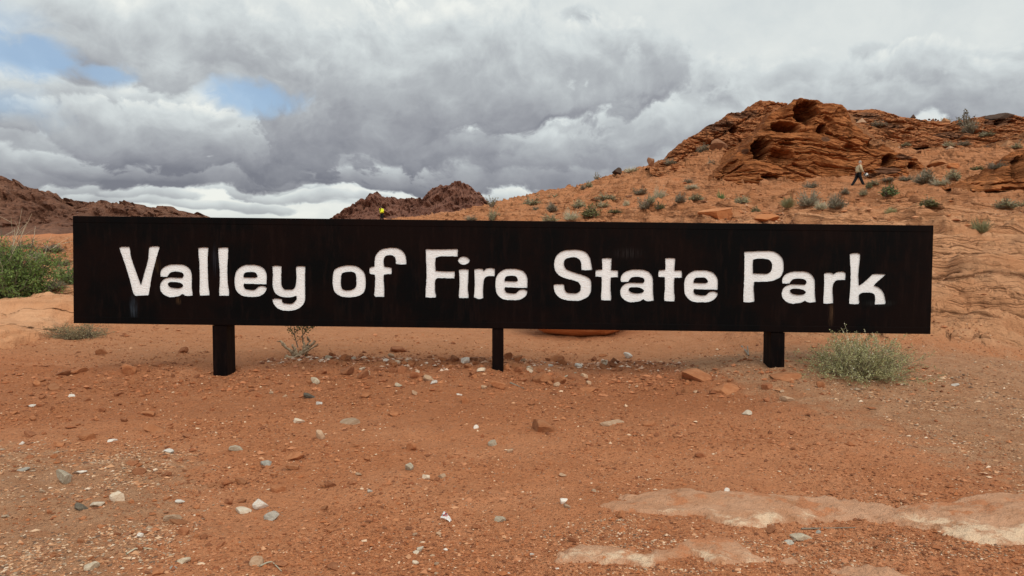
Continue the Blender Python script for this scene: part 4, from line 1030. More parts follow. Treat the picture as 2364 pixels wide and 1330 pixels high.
STONES = '''139 861 29 14 b|flat brown stone lying left of a wider one, left of the left post
175 855 36 18 r|brown stone touching the right end of a flat one, left of the left post
294 853 40 30 r|upright red slab leaning on the dirt bank left of the left post
359 840 40 11 b|thin dark flat stone on top of the bank left of the left post
420 809 26 15 b|round brown stone on the sand left of the left post
84 886 26 15 r|small brown stone left of a broad rounded one near the left edge
125 891 46 22 r|broad rounded brown stone below the left end of the board
233 811 26 17 r|brown stone on the sand below the dead shrub
63 1003 28 15 b|dark brown wedge stone near the left edge, lying alone
161 985 28 11 b|flat brown stone right of the dark wedge stone at left
234 945 20 13 b|brown blocky stone under the left end of the sign, alone
355 984 50 26 r|tilted red stone with a hollow flat top below the left post
196 1007 38 21 r|low red stone shaped like a roof, left of the tilted hollow one
130 1026 34 17 r|flat reddish stone under the roof shaped one at left
430 1006 27 10 b|narrow red brown stone right of the tilted hollow one
340 954 38 15 r|flat slanting red stone above the tilted hollow one
739 1004 20 24 t|upright tan pink stone standing on end left of centre
545 850 16 12 r|small red stone against the right side of the left post
727 882 21 20 g|grey rounded stone below the burnt stump
710 914 36 13 d|dark grey flat stone below the grey rounded one
689 972 27 14 c|cream stone alone below the dark grey flat one
736 931 17 9 w|small white stone right below the dark grey flat one
543 1033 32 20 g|grey wedge stone alone below the left post
72 936 14 8 w|small bright white stone near the left edge
162 913 18 9 w|pale stone right of the bright white one at left
257 1016 20 9 w|white sliver right of the flat reddish stone at left
49 1023 11 8 w|tiny white pebble below the dark brown wedge stone
920 806 44 17 b|broad dark stone half buried in sand left of the middle post
798 856 33 23 b|dark red angular stone on the bank right of the stump
835 864 27 24 b|dark red pyramid stone right of the angular one near the stump
962 864 31 17 b|dark brown stone in the middle between stump and middle post
989 873 28 15 t|pinkish flat stone touching the dark brown one left of the middle post
1050 829 22 16 b|brown block in the pebble band left of the middle post
1196 829 21 18 r|brown block in the pebble band right of the middle post
1285 827 34 16 r|long brown block in the pebble band below the big boulder
1260 868 66 37 r|broad flat red slab right of the middle post
1336 867 50 20 b|dark red brown stone right of the broad flat slab
1150 889 36 22 r|red triangular stone just below the middle post
1292 879 32 17 r|red stone wedged under the right end of the broad flat slab
1360 897 52 15 r|low red stone below the dark red brown one
1074 923 20 18 r|round red stone alone below and left of the middle post
905 955 28 13 r|low red stone alone left of the round red one
1257 980 64 40 r|large broken red slab with a jagged front right of centre
1414 972 62 20 t|pale flat slab flush with the dirt right of the jagged one
949 1031 26 22 r|red block with a flat face left of the small grey angular stone
1136 1022 21 17 g|grey white angular stone alone in the middle of the dirt
920 888 18 10 g|grey pebble left of the pinkish flat stone
1001 883 18 9 w|white stone just under the pinkish flat stone
842 914 24 13 r|flat red stone below the dark red pyramid
805 972 50 15 t|pale pointed wedge stone lying left of centre
1099 985 12 10 w|small white pebble above the grey white angular stone
1059 911 16 7 w|white sliver just above the round red stone
759 824 18 11 g|grey stone right of the burnt stump
1612 864 76 37 r|large angular red slab left of the right post
1681 895 76 33 r|broad red block in front of the right post, below the angular slab
1822 868 74 23 r|long rounded red stone at the foot of the right post
1584 900 20 18 r|small red stone left of the broad red block
1727 953 26 12 c|pale triangular flake below the broad red block
1820 921 32 14 t|pale flat flake below the long rounded stone
1500 978 34 13 r|flat red stone alone below the small red one at right
1897 888 24 16 r|red stone under the left side of the grey green bush
1773 892 26 15 b|dark red stone just below the right post
1771 923 18 12 b|brown stone below the dark red one under the right post
1414 842 20 14 b|brown stone at the right end of the pebble band
2207 889 18 8 w|white chip on the gravel right of the grey green bush
141 1100 36 36 g|grey craggy stone standing near the left edge
267 1146 38 26 c|round cream grey stone right of the craggy grey one
183 1170 30 22 d|dark olive stone left of a cream wedge
219 1163 34 17 c|cream wedge stone between dark olive and round cream stones
399 1189 47 28 t|pale tan slab propped on a red flat stone
408 1205 40 14 r|red flat stone under the propped pale slab
421 1227 26 22 b|round red stone below the propped pale slab
558 1178 40 17 c|cream wedge stone pointing left beside a white lumpy one
599 1164 36 30 w|white lumpy stone of two joined pieces
625 1190 36 25 u|blue grey stone below the white lumpy one
612 1067 32 15 u|pale grey flat stone above the red pair left of centre
320 1233 19 14 w|white pebble alone in the lower left dirt
205 1307 34 27 g|pale grey egg shaped stone at the bottom left
523 1112 28 22 b|red block, left one of a red pair
553 1111 30 16 r|red stone, lighter right one of a red pair
673 1078 34 18 r|light red stone below a flat slanting one left of centre
675 1054 42 20 r|flat slanting red stone right of the pale grey flat one
760 1117 26 20 b|dark red cube shaped stone left of centre
526 1157 24 17 b|red stone above the cream wedge, nearer the propped slab
554 1155 26 12 r|flat red stone directly above the cream wedge
318 1088 32 20 b|red brown stone with a pale upper face at left
302 1069 28 14 b|red brown stone just above the one with a pale face
384 1093 22 14 b|brown stone right of the one with a pale face
50 1083 30 11 u|bluish flat stone close to the left edge
589 1295 32 27 t|tan square stone at the bottom left of centre
647 1301 34 19 b|red brown stone above a pale twig at the bottom
420 1293 30 18 g|mottled grey stone at the bottom left
399 1310 18 10 u|small blue grey stone under the mottled grey one
360 1320 32 18 r|red stone cut by the bottom edge at left
412 1157 24 13 w|white stone above the propped pale slab
387 1041 24 12 w|white flake in the left dirt, above brown stones
186 1089 22 9 w|white flake right of the craggy grey stone
507 1256 22 15 b|red stone alone in the lower left, right of the white pebble
95 1134 16 10 t|small tan stone below the craggy grey one
640 1127 38 22 r|flat red stone pressed in the dirt above the blue grey one
944 1078 21 20 g|grey speckled pebble left of centre, below the red block
983 1101 20 14 c|cream crumbly pebble right of the grey speckled one
1021 1097 22 13 t|pinkish pebble right of the cream crumbly one
1155 1197 26 18 g|tan grey stone right of the white wrapper
1302 1157 17 15 w|white round pebble left of the long bare slab
1309 1169 18 11 t|tan pebble just under the white round one
815 1115 20 10 b|flat dark red stone right of the dark cube shaped one
854 1133 14 9 u|small blue grey pebble below the flat dark red stone
1437 1187 22 20 r|red stone sitting on the left end of the long bare slab
1321 1245 22 16 b|red stone above the smaller bare slab at the bottom
768 1308 30 18 b|red brown stone at the bottom edge left of centre
1099 1215 24 15 b|red stone right of and below the white wrapper
1300 1096 18 10 t|tan pebble above the white round one
1620 1049 28 16 b|dark red stone alone right of centre
1854 1234 58 25 g|long pale grey stone lying below the long bare slab
1822 1251 26 14 u|blue grey flake below the long pale grey stone
1782 1224 28 18 b|red brown stone left of the long pale grey one
1890 1227 14 10 u|small blue grey chip right of the long pale grey stone
1679 1131 13 11 w|white pebble on the upper edge of the long bare slab
2097 1177 30 11 t|tan stone in the notch between two parts of bare slab
1858 1130 16 11 b|small red stone above the long bare slab'''
for ln in STONES.split('\n'):
    a_, lb = ln.split('|'); px, py, w, h, kd = a_.split()
    stone(float(px), float(py), float(w), float(h), kd, lb)

# smaller stones, in the places where the photograph has them, each told apart by the stone it lies next to
import re
REFS = []
_seen = {}
for ln in STONES.split('\n'):
    a_, lb = ln.split('|'); px, py = a_.split()[:2]
    rf = re.split(r',| alone| lying| left | right | below| above| just| near| in | on | under| at | beside| between| close| wedged| flush| pressed| cut', lb)[0].strip()
    _seen[rf] = _seen.get(rf, 0) + 1
    REFS.append((float(px), float(py), rf))
REFS = [q for q in REFS if _seen[q[2]] == 1 and len(q[2].split()) >= 3]
USED = set()
CN = {'r': 'red', 'b': 'dark brown', 't': 'tan', 'c': 'cream', 'w': 'white'}
def near_label(px, py, w, kd):
    for q in sorted(REFS, key=lambda q: math.hypot(q[0] - px, 1.6 * (q[1] - py)))[:5]:
        dx_, dy_ = px - q[0], py - q[1]
        way = ('left of' if dx_ < 0 else 'right of') if abs(dx_) > 1.3 * abs(dy_) else ('above' if dy_ < 0 else 'below')
        lb = '%s %s stone %s the %s' % ('tiny' if w < 12.5 else 'small', CN[kd], way, q[2])
        if lb not in USED and abs(dx_) < 330:
            USED.add(lb); return lb
    return None
def spread_stones(n, x0, x1, y0, y1, w0, w1, kinds, label, group):
    for k in range(n):
        w = srng.uniform(w0, w1); px, py, kd = srng.uniform(x0, x1), srng.uniform(y0, y1), srng.choice(kinds)
        stone(px, py, w, w * srng.uniform(0.5, 0.85), kd, near_label(px, py, w, kd) or label, group)
spread_stones(70, 740, 1460, 818, 860, 10, 23, 'rrrrbbbtcw', 'small angular stone in the pebble band under the middle of the board', 'small stones of the pebble band')
spread_stones(34, 540, 1850, 868, 915, 9, 18, 'rrrbbt', 'small red stone on the dirt bank in front of the posts', 'small red stones on the bank')
spread_stones(36, 10, 480, 860, 1010, 9, 19, 'rrrbbb', 'small reddish stone strewn on the dirt below the left end of the sign', 'small stones at the left')
spread_stones(46, 60, 800, 1030, 1320, 9, 20, 'rrrrbbb', 'small reddish stone strewn over the lower left dirt', 'small stones at the lower left')
spread_stones(26, 820, 1500, 930, 1230, 8, 16, 'rrrbt', 'small reddish stone strewn over the middle dirt', 'small stones in the middle')
spread_stones(18, 950, 1480, 1230, 1325, 8, 18, 'rbtcw', 'small pale or red stone at the bottom middle beside the bare slab', 'small stones at the bottom middle')

# ------------------------------------------------------------------ gravel and crumbs nobody could count
OCT_V = np.array([(1, 0, 0), (0, 1, 0), (-1, 0, 0), (0, -1, 0), (0, 0, 1), (0, 0, -1)], float)
OCT_T = np.array([(0, 1, 4), (1, 2, 4), (2, 3, 4), (3, 0, 4), (1, 0, 5), (2, 1, 5), (3, 2, 5), (0, 3, 5)])
grng = np.random.default_rng(31)
def gravel_mat(name, stops):
    m, t, b = new_mat(name)
    g = t.new('ShaderNodeNewGeometry').outputs['Random Per Island']
    setin(t, b.inputs['Base Color'], t.ramp(g, stops, 'CONSTANT'))
    b.inputs['Roughness'].default_value = 0.92; b.inputs['Specular IOR Level'].default_value = 0.15
    return m
m_gr_red = gravel_mat('red_gravel', [(0.0, (0.38, 0.14, 0.058)), (0.25, (0.28, 0.10, 0.045)), (0.48, (0.46, 0.195, 0.09)), (0.68, (0.19, 0.075, 0.038)), (0.84, (0.58, 0.31, 0.17)), (0.945, (0.70, 0.50, 0.34))])
m_gr_tan = gravel_mat('tan_gravel', [(0.0, (0.46, 0.22, 0.11)), (0.22, (0.54, 0.30, 0.165)), (0.42, (0.29, 0.13, 0.07)), (0.58, (0.62, 0.42, 0.27)), (0.72, (0.36, 0.26, 0.18)), (0.82, (0.16, 0.095, 0.062)), (0.955, (0.70, 0.54, 0.40))])
def gravel(name, x, y, size, mat, flat=0.6):
    n = len(x)
    z = ground_z(x, y)
    V = OCT_V[None] * grng.uniform(0.55, 1.25, (n, 6, 1)) + grng.normal(0, 0.16, (n, 6, 3))
    an = grng.uniform(0, 2 * np.pi, n); c, s = np.cos(an)[:, None], np.sin(an)[:, None]
    st = grng.uniform(0.6, 1.25, (n, 1))
    vx, vy, vz = V[..., 0] * st, V[..., 1], V[..., 2] * flat * grng.uniform(0.6, 1.2, (n, 1))
    W = np.stack([vx * c - vy * s, vx * s + vy * c, vz], -1) * size[:, None, None]
    W += np.stack([x, y, z + size * flat * 0.25], -1)[:, None, :]
    T = (OCT_T[None] + 6 * np.arange(n)[:, None, None]).reshape(-1, 3)
    return tag(link(name, mesh_np(name, W, T=T, smooth=False, mat=mat)), kind='stuff')
def scatter(n, ya, yb, dens, halfw=0.78):
    """random ground points, thinned by a density function of (x, y)"""
    u = grng.uniform(0, 1, n)
    y = 1.0 / (1 / ya + u * (1 / yb - 1 / ya))
    x = grng.uniform(-1, 1, n) * (halfw * y + 0.3)
    k = grng.uniform(0, 1, n) < dens(x, y)
    return x[k], y[k]
def d_red(x, y):
    p = fbm(x * 0.9, y * 0.9, 501, 4)
    foot = np.exp(-((y - 9.0) / 0.7) ** 2) * (np.abs(x) < 5)
    return np.clip(0.30 + 1.2 * p + 0.75 * foot, 0.05, 1) * (1 - 0.85 * land(x, y)[3])
x, y = scatter(75000, 3.2, 13.0, d_red)
gravel('gravel', x, y, grng.uniform(0.0045, 0.0105, len(x)) * (1 + (grng.uniform(0, 1, len(x)) > 0.93) * grng.uniform(0.4, 1.6, len(x))) * (0.6 + y / 11), m_gr_red)
m_clod = gravel_mat('soil_clod', [(0.0, (0.40, 0.158, 0.072)), (0.3, (0.32, 0.122, 0.054)), (0.55, (0.48, 0.21, 0.105)), (0.8, (0.23, 0.088, 0.042))])
def d_clod(x, y):
    p = fbm(x * 0.7 + 3, y * 0.7, 6, 3)
    return np.clip(0.35 + 1.6 * p + 0.5 * np.exp(-((y - 9.0) / 0.8) ** 2), 0.06, 1) * (1 - 0.95 * land(x, y)[3])
x, y = scatter(42000, 3.2, 14.0, d_clod)
gravel('clods', x, y, grng.uniform(0.008, 0.019, len(x)) * (1 + (grng.uniform(0, 1, len(x)) > 0.92) * grng.uniform(0.3, 1.5, len(x))) * (0.28 + y / 10), m_clod, 0.5)
def d_bank(x, y):
    p = fbm(x * 1.1, y * 1.4, 541, 3)
    return np.clip(np.exp(-((y - 8.85) / 0.65) ** 2) * (0.55 + 1.3 * p), 0, 1) * (np.abs(x + 0.8) < 6)
x, y = scatter(5200, 7.0, 10.5, d_bank)
gravel('clods', x, y, grng.uniform(0.014, 0.045, len(x)), gravel_mat('bank_clod', [(0.0, (0.42, 0.16, 0.072)), (0.3, (0.31, 0.112, 0.048)), (0.55, (0.49, 0.205, 0.10)), (0.8, (0.22, 0.082, 0.038))]), 0.55)
def d_tan(x, y):
    p = fbm(x * 1.1, y * 0.8, 511, 4)
    return np.clip(0.45 + 1.9 * p, 0.05, 1) * sst(land(x, y)[3], 0.15, 0.6)
x, y = scatter(110000, 3.2, 11.5, d_tan)
gravel('gravel', x, y, grng.uniform(0.005, 0.0125, len(x)) * (1 + (grng.uniform(0, 1, len(x)) > 0.93) * grng.uniform(0.4, 1.4, len(x))) * (0.65 + y / 11), m_gr_tan, 0.42)
def d_slab(x, y):
    # heaps of fine pebbles in the hollows between the bare slabs
    d = np.zeros_like(x)
    for px, py, r1, r2 in ((1380, 1235, .34, .16), (1480, 1255, .30, .10), (1420, 1205, .30, .09), (1820, 1275, .34, .10), (1900, 1300, .35, .10), (2060, 1160, .26, .12), (1540, 1315, .35, .05), (1980, 1255, .40, .10), (2200, 1270, .5, .12)):
        gx, gy, _ = ground_at(px, py)[0]
        d = np.maximum(d, 1 - sst(np.hypot((x - gx) / r1, (y - gy) / r2) + 0.6 * fbm(x * 5, y * 5, 521, 3), 0.5, 1.15))
    return d
x, y = scatter(42000, 3.2, 5.2, d_slab)
gravel('gravel', x, y, grng.uniform(0.004, 0.011, len(x)), m_gr_tan)
def d_foot(x, y):
    return np.exp(-((y - 9.85 - 0.15 * np.sin(x * 1.3)) / 0.28) ** 2) * (x > -3.4) * (x < 2.4)
x, y = scatter(11000, 8.6, 11.0, d_foot)
gravel('pebbles', x, y, grng.uniform(0.012, 0.042, len(x)), gravel_mat('band_pebble', [(0.0, (0.46, 0.20, 0.11)), (0.3, (0.33, 0.13, 0.065)), (0.5, (0.60, 0.36, 0.24)), (0.72, (0.24, 0.10, 0.055)), (0.82, (0.72, 0.55, 0.43))]))
def d_far(x, y):
    p = fbm(x * 0.16 + 5, y * 0.10, 21, 4)
    return sst(p, 0.02, 0.22) * (x > 0.12 * y) * sst(y, 24, 30)
x, y = scatter(36000, 20.0, 60.0, d_far)
gravel('gravel', x, y, grng.uniform(0.02, 0.07, len(x)), gravel_mat('slope_gravel', [(0.0, (0.46, 0.235, 0.13)), (0.35, (0.34, 0.15, 0.075)), (0.6, (0.54, 0.33, 0.21)), (0.85, (0.22, 0.10, 0.055))]), 0.7)
def d_ledge(x, y):
    p = fbm(x * 0.22 + 9, y * 0.13, 551, 4)
    return np.clip(0.12 + 1.5 * p, 0, 1) * sst(y, 21, 27) * (land(x, y)[0] > 0.8) * (x > -0.10 * y)
x, y = scatter(6500, 20.0, 88.0, d_ledge)
gravel('rubble', x, y, grng.uniform(0.06, 0.22, len(x)) * (0.6 + y / 70), gravel_mat('broken_slab', [(0.0, (0.46, 0.185, 0.08)), (0.3, (0.34, 0.125, 0.052)), (0.6, (0.54, 0.25, 0.125)), (0.82, (0.20, 0.08, 0.04))]), 0.34)
def d_rub(x, y):
    return land(x, y)[2] * np.clip(0.5 + 1.5 * fbm(x * 0.3, y * 0.3, 531, 3), 0, 1)
x, y = scatter(26000, 45.0, 92.0, d_rub)
gravel('rubble', x, y, grng.uniform(0.07, 0.26, len(x)) * (1 + (grng.uniform(0, 1, len(x)) > 0.93) * 1.5), gravel_mat('rubble_stone', [(0.0, (0.30, 0.14, 0.066)), (0.35, (0.17, 0.08, 0.044)), (0.6, (0.38, 0.19, 0.095)), (0.8, (0.09, 0.05, 0.034)), (0.92, (0.40, 0.25, 0.16))]), 0.75)

# ------------------------------------------------------------------ desert plants
prng = np.random.default_rng(8)
m_stem = leaf_mat('grey_stem', (0.30, 0.255, 0.19), (0.20, 0.165, 0.12))
m_dstem = leaf_mat('dark_stem', (0.18, 0.15, 0.115), (0.28, 0.235, 0.18))
m_sage = leaf_mat('grey_green_leaf', (0.245, 0.235, 0.125), (0.38, 0.36, 0.21))
m_darkl = leaf_mat('dark_green_leaf', (0.17, 0.152, 0.095), (0.26, 0.235, 0.155))
m_yel = leaf_mat('yellow_green_blade', (0.27, 0.26, 0.125), (0.37, 0.34, 0.19))
m_green = leaf_mat('green_leaf', (0.085, 0.135, 0.042), (0.145, 0.20, 0.075))
m_oliv = leaf_mat('olive_leaf', (0.115, 0.125, 0.045), (0.185, 0.18, 0.075))
m_pale = leaf_mat('pale_straw', (0.40, 0.36, 0.26), (0.52, 0.47, 0.35))

def shrub_mesh(name, seed, n_stem, n_leaf, leaf, mats, up=0.35, droop=0.0, width=0.012, spread=1.0):
    """rounded desert shrub, one unit wide and one unit tall: many fine stems from a small foot, leaves along their outer half"""
    r = np.random.default_rng(seed)
    paths, rad, tips = [], [], []
    for k in range(n_stem):
        a = r.uniform(0, 2 * np.pi); e = np.arccos(1 - r.uniform(0, 1 - up * 0.5)) * spread
        L = r.uniform(0.40, 1.05) * (0.80 + 0.22 * np.sin(2 * a + seed) + 0.12 * np.sin(5 * a + 2 * seed))
        d = np.array([np.cos(a) * np.sin(e) * 0.5, np.sin(a) * np.sin(e) * 0.5, np.cos(e)]) * L
        foot = np.array([np.cos(a), np.sin(a), 0]) * r.uniform(0, 0.12)
        bend = r.normal(0, 0.07, 3)
        u = np.linspace(0, 1, 4)[:, None]
        p = foot + d * u + bend * u * (1 - u) * 2 + np.array([0, 0, -droop]) * u ** 2 * np.sin(e)
        p[:, 2] = np.maximum(p[:, 2], 0.0)
        paths.append(p); rad.append(np.array([1.3, 1.0, 0.7, 0.25]) * width)
        tips.append(p)
    V, Q = tubes(paths, rad, 3)
    mi = np.zeros(len(Q), int)
    if n_leaf:
        tp = np.array(tips)
        k = r.integers(0, n_stem, n_leaf); u = r.uniform(0.35, 1.0, n_leaf) ** 0.6 * 3
        i0 = np.minimum(u.astype(int), 2); f = (u - i0)[:, None]
        Pn = tp[k, i0] * (1 - f) + tp[k, i0 + 1] * f + r.normal(0, 0.025, (n_leaf, 3))
        V2, Q2 = leaf_quads(Pn, leaf, r)
        Q = np.concatenate([Q, Q2 + len(V)]); V = np.concatenate([V, V2]); mi = np.concatenate([mi, np.ones(len(Q2), int)])
    return mesh_np(name, V, Q, mat=mats, mat_idx=mi)

KIND = {
 's': [shrub_mesh('shrub', 700 + k, 170, 620, 0.045, [m_stem, m_sage]) for k in range(3)],
 'd': [shrub_mesh('shrub', 710 + k, 240, 520, 0.042, [m_dstem, m_darkl]) for k in range(3)],
 'b': [shrub_mesh('shrub', 720 + k, 300, 380, 0.045, [m_stem, m_darkl]) for k in range(2)],
 'y': [shrub_mesh('grass_tuft', 730 + k, 420, 0, 0.05, [m_yel], up=0.9, width=0.011) for k in range(2)],
 'o': [shrub_mesh('shrub', 740 + k, 130, 700, 0.055, [m_dstem, m_oliv], up=0.3) for k in range(2)],
 'g': [shrub_mesh('shrub', 750 + k, 120, 500, 0.06, [m_dstem, m_green], up=0.5) for k in range(2)],
 'p': [shrub_mesh('shrub', 760 + k, 330, 300, 0.04, [m_pale, m_sage]) for k in range(2)],
 't': [shrub_mesh('shrub', 770 + k, 46, 260, 0.05, [m_dstem, m_darkl], up=0.7) for k in range(2)],
 'k': [shrub_mesh('yucca', 780, 60, 0, 0.05, [m_green], up=0.4, width=0.03)],
}
CAT = {'y': 'grass', 'k': 'yucca'}
def shrub(px, py, w, h, kind, label):
    x, y, z = surface_at(px, py) if py < 400 else ground_at(px, py)[0]
    k = y / F
    me = srng.choice(KIND[kind])
    o = link(me.name.split('.')[0], me, loc=(x, y, z - 0.03))
    o.scale = (w * k * 1.15, w * k * 1.15, h * k * 1.25)
    o.rotation_euler.z = srng.uniform(0, 6.28)
    return tag(o, label, CAT.get(kind, 'shrub'))
SHRUBS = '''1872 434 36 17 d|small dark shrub at the foot of the cave rock, left of the walking man
1951 447 26 15 b|small grey shrub below and left of the walking man
1993 457 24 17 s|small shrub straight below the walking man
2006 440 20 16 o|olive tuft just in front of the walking man's feet
2015 426 34 13 s|flat grey shrub behind the walking man's front foot
2053 458 50 30 g|spiky green shrub below and right of the walking man
2048 420 42 11 b|low dark strip of shrub under the outcrop right of the man
2092 418 34 15 d|dark shrub left of the big round one at the outcrop's right foot
2135 423 64 32 b|big rounded dark grey shrub at the right foot of the cave rock
2171 431 42 17 p|pale low shrub under the big rounded dark grey one
2200 416 42 26 s|yellowish grey shrub right of the big rounded dark grey one
1712 470 42 20 s|round grey shrub on gravel above the P of Park
1745 487 24 14 o|small sparse shrub right of the round grey one above the P of Park
1818 480 42 25 y|yellow green grass tuft above the a of Park
1866 475 56 36 b|large twiggy brown grey shrub above the r of Park, left half of a clump
1895 487 32 22 p|pale small shrub in front of the twiggy clump above the r of Park
1931 480 54 34 b|twiggy grey shrub forming the right end of the clump above the r of Park
2057 493 40 16 y|low pale grass tuft above the k of Park
2143 482 58 22 o|wide olive shrub right above the end of the board
2264 535 44 32 y|lone green grass tuft on bare rock right of the board
2322 485 62 24 s|wide sage shrub near the right edge of the photo
2357 478 34 17 s|sage shrub cut by the right edge of the photo
2300 389 42 17 d|dark shrub on the slope left of the right edge outcrop
2300 406 34 15 p|pale shrub under the dark one near the right edge outcrop
2255 392 42 12 o|low olive shrub on the slope right of the orange boulders
2189 339 40 13 p|pale shrub in the middle of the upper right slope
2225 337 36 14 d|dark shrub touching the pale one on the upper right slope
2092 337 26 10 s|small grey shrub on the rubble right of the cave rock
2028 292 42 14 d|dark shrub high on the rubble right of the cave rock's top
2183 283 26 10 s|small round shrub on the skyline left of the tall sparse bush
2240 308 50 32 d|large dark rounded shrub just below the tall sparse skyline bush
2278 315 38 14 s|grey shrub right of the large dark rounded one near the skyline
2346 343 32 14 s|grey shrub on the upper slope near the right edge
1642 387 38 20 d|dark grey shrub on the brown slope left of the caves
1626 352 46 19 d|dark green shrub below the rocky left shoulder of the hill
1547 379 32 14 b|twiggy shrub on the skyline at the hill's left foot
1588 423 26 13 b|small twiggy shrub below the brown slope
1597 436 38 13 p|pale flat shrub under the small twiggy one below the brown slope
1522 458 30 26 p|pale grey upright shrub above the S of State, far up the slope
1570 467 38 21 d|dark grey shrub above the first t of State, left of a wide one
1606 465 44 17 s|wide grey shrub below the pale flat one, left of the yucca
1504 473 22 20 s|small grey shrub left of the dark one above State
1524 483 24 18 o|small olive shrub low on the slope above State
1664 460 28 21 k|bright green spiky yucca at the left foot of the cave rock
1270 513 42 21 s|grey shrub standing just above the board's edge, above the gap after Fire
1318 509 38 25 p|pale round shrub just above the board's edge over the S of State
1365 499 52 29 o|olive sparse shrub above the end of the S of State
1274 483 36 22 d|dark round shrub on the slope above the gap after Fire
1337 479 40 22 s|grey green shrub above the S of State, left of the long one
1228 471 46 19 s|grey shrub near the crest above the e of Fire
1492 482 46 28 d|broad dark grey shrub above the a of State
1446 475 20 15 p|small tan round shrub above the first t of State
1393 478 32 15 s|small sage shrub under the long one above the t of State
1400 462 62 16 s|long grey green shrub on the slope above the first t of State
1479 448 44 16 d|flat dark shrub higher up above the a of State
1378 416 20 18 t|sparse pale twig bush on the skyline left of the dark boulder
1360 431 22 16 s|round shrub on the skyline below the sparse twig bush
1346 437 16 12 d|small dark shrub on the skyline, next to the round one
1279 453 22 11 s|small grey shrub on the skyline above the end of Fire
1243 455 28 12 t|sparse shrub on the skyline above the e of Fire
1456 398 34 14 p|pale shrub on the skyline right of the dark boulder
1237 486 18 12 b|small brown shrub under the crest above the e of Fire
1420 491 36 10 o|low olive shrub beside a dark crack above the t of State
1136 480 28 30 t|sparse upright bush on the crest right of the middle red hill
1139 508 24 30 s|grey shrub above the r of Fire, at the board's edge
1088 512 34 12 b|low brown shrub above the i of Fire, at the board's edge
122 581 66 20 d|dark flat shrub on the plain left of the board
88 596 44 17 p|pale scrub behind the big green bush at left
146 612 36 20 o|olive scrub tuft beside the board's left edge, under the dark flat shrub
60 575 50 14 d|dark low scrub far behind the big green bush at left'''
for ln in SHRUBS.split('\n'):
    a_, lb = ln.split('|'); px, py, w, h, kd = a_.split()
    shrub(float(px), float(py), float(w), float(h), kd, lb)
shrub(2228, 290, 62, 34, 't', 'tall sparse leafy bush standing on the skyline at upper right')
shrub(152, 655, 54, 56, 'g', 'sparse green shrub just left of the board under the dark flat one')
shrub(128, 668, 70, 26, 'p', 'pale dry shrub between the big green bush and the board')

# --- big green bush at the left edge
def branch_set(r, n, foot_r, lo, hi, w, h, lean=(0, 0), wob=0.10, k=6, rad=(0.016, 0.002)):
    paths, rads = [], []
    for i in range(n):
        a = r.uniform(0, 2 * np.pi); e = r.uniform(lo, hi)
        d = np.array([np.cos(a) * np.sin(e) * w / 2, np.sin(a) * np.sin(e) * w / 2, np.cos(e) * h]) * r.uniform(0.65, 1.05)
        u = np.linspace(0, 1, k)[:, None]
        f0_ = np.array([np.cos(a), np.sin(a), 0]) * r.uniform(0, foot_r)
        sw = np.cumsum(r.normal(0, wob / k ** 0.5, (k, 3)), axis=0) * u * np.array([w, w, h * 0.7]) * 0.5
        p = f0_ + d * u + sw + np.array([lean[0], lean[1], 0]) * u
        p[:, 2] = np.maximum(p[:, 2], 0.01)
        paths.append(p); rads.append(np.linspace(rad[0], rad[1], k) * r.uniform(0.6, 1.2))
    return paths, rads

def along(r, paths, n, u0=0.35):
    ar = np.array(paths); k = ar.shape[1]
    i = r.integers(0, len(ar), n); u = (u0 + (1 - u0) * r.uniform(0, 1, n) ** 0.75) * (k - 1)
    i0 = np.minimum(u.astype(int), k - 2); f = (u - i0)[:, None]
    d = ar[i, i0 + 1] - ar[i, i0]
    return ar[i, i0] * (1 - f) + ar[i, i0 + 1] * f, d / (np.linalg.norm(d, axis=1)[:, None] + 1e-9)

def twigs(r, paths, n, length, rad, u0=0.35, k=3):
    p, d = along(r, paths, n, u0)
    v = d + r.normal(0, 0.75, (n, 3)); v[:, 2] += 0.25; v /= np.linalg.norm(v, axis=1)[:, None]
    L = length * r.uniform(0.4, 1.2, n)[:, None]
    u = np.linspace(0, 1, k)
    out_ = [np.array([p[i] + v[i] * L[i] * t_ + np.array([0, 0, -0.12]) * L[i] * t_ * t_ for t_ in u]) for i in range(n)]
    return out_, [np.linspace(rad, rad * 0.35, k)] * n

r = np.random.default_rng(91)
gx, gy, gz = ground_at(18, 690)[0]
root = tag(empty('creosote_bush', (gx, gy, gz - 0.05)), 'big feathery green bush with bare twigs at the left edge of the photo', 'bush')
k_ = gy / F
bw, bh = 190 * k_, 155 * k_
bp_, br_ = branch_set(r, 150, 0.35, 0.1, 1.45, bw, bh, wob=0.22, rad=(0.020, 0.003))
tw, trd = twigs(r, bp_, 900, 0.42, 0.005, 0.3)
V, Q = tubes(bp_ + tw, br_ + trd, 3)
link('branches', mesh_np('branches', V, Q, mat=leaf_mat('creosote_branch', (0.20, 0.17, 0.12), (0.11, 0.09, 0.065))), root)
dead, drd = branch_set(r, 22, 0.3, 0.25, 1.1, bw * 1.15, bh * 1.45, wob=0.30, rad=(0.012, 0.003))
dt, dtr = twigs(r, dead, 60, 0.5, 0.004, 0.5)
V, Q = tubes(dead + dt, drd + dtr, 3)
link('dead_twigs', mesh_np('dead_twigs', V, Q, mat=m_pale), root)
lp, ld = along(r, tw, 19000, 0.15)
low_ = lp[:, 2] < bh * (0.80 + 0.12 * np.sin(lp[:, 0] * 9) + 0.08 * np.sin(lp[:, 0] * 23 + lp[:, 1] * 7))
lp = lp[low_] + r.normal(0, 0.045, (low_.sum(), 3))
V, Q = leaf_quads(lp, 0.022, r, 3.0)
link('leaves', mesh_np('leaves', V, Q, mat=leaf_mat('creosote_leaf', (0.115, 0.185, 0.040), (0.215, 0.30, 0.085))), root)

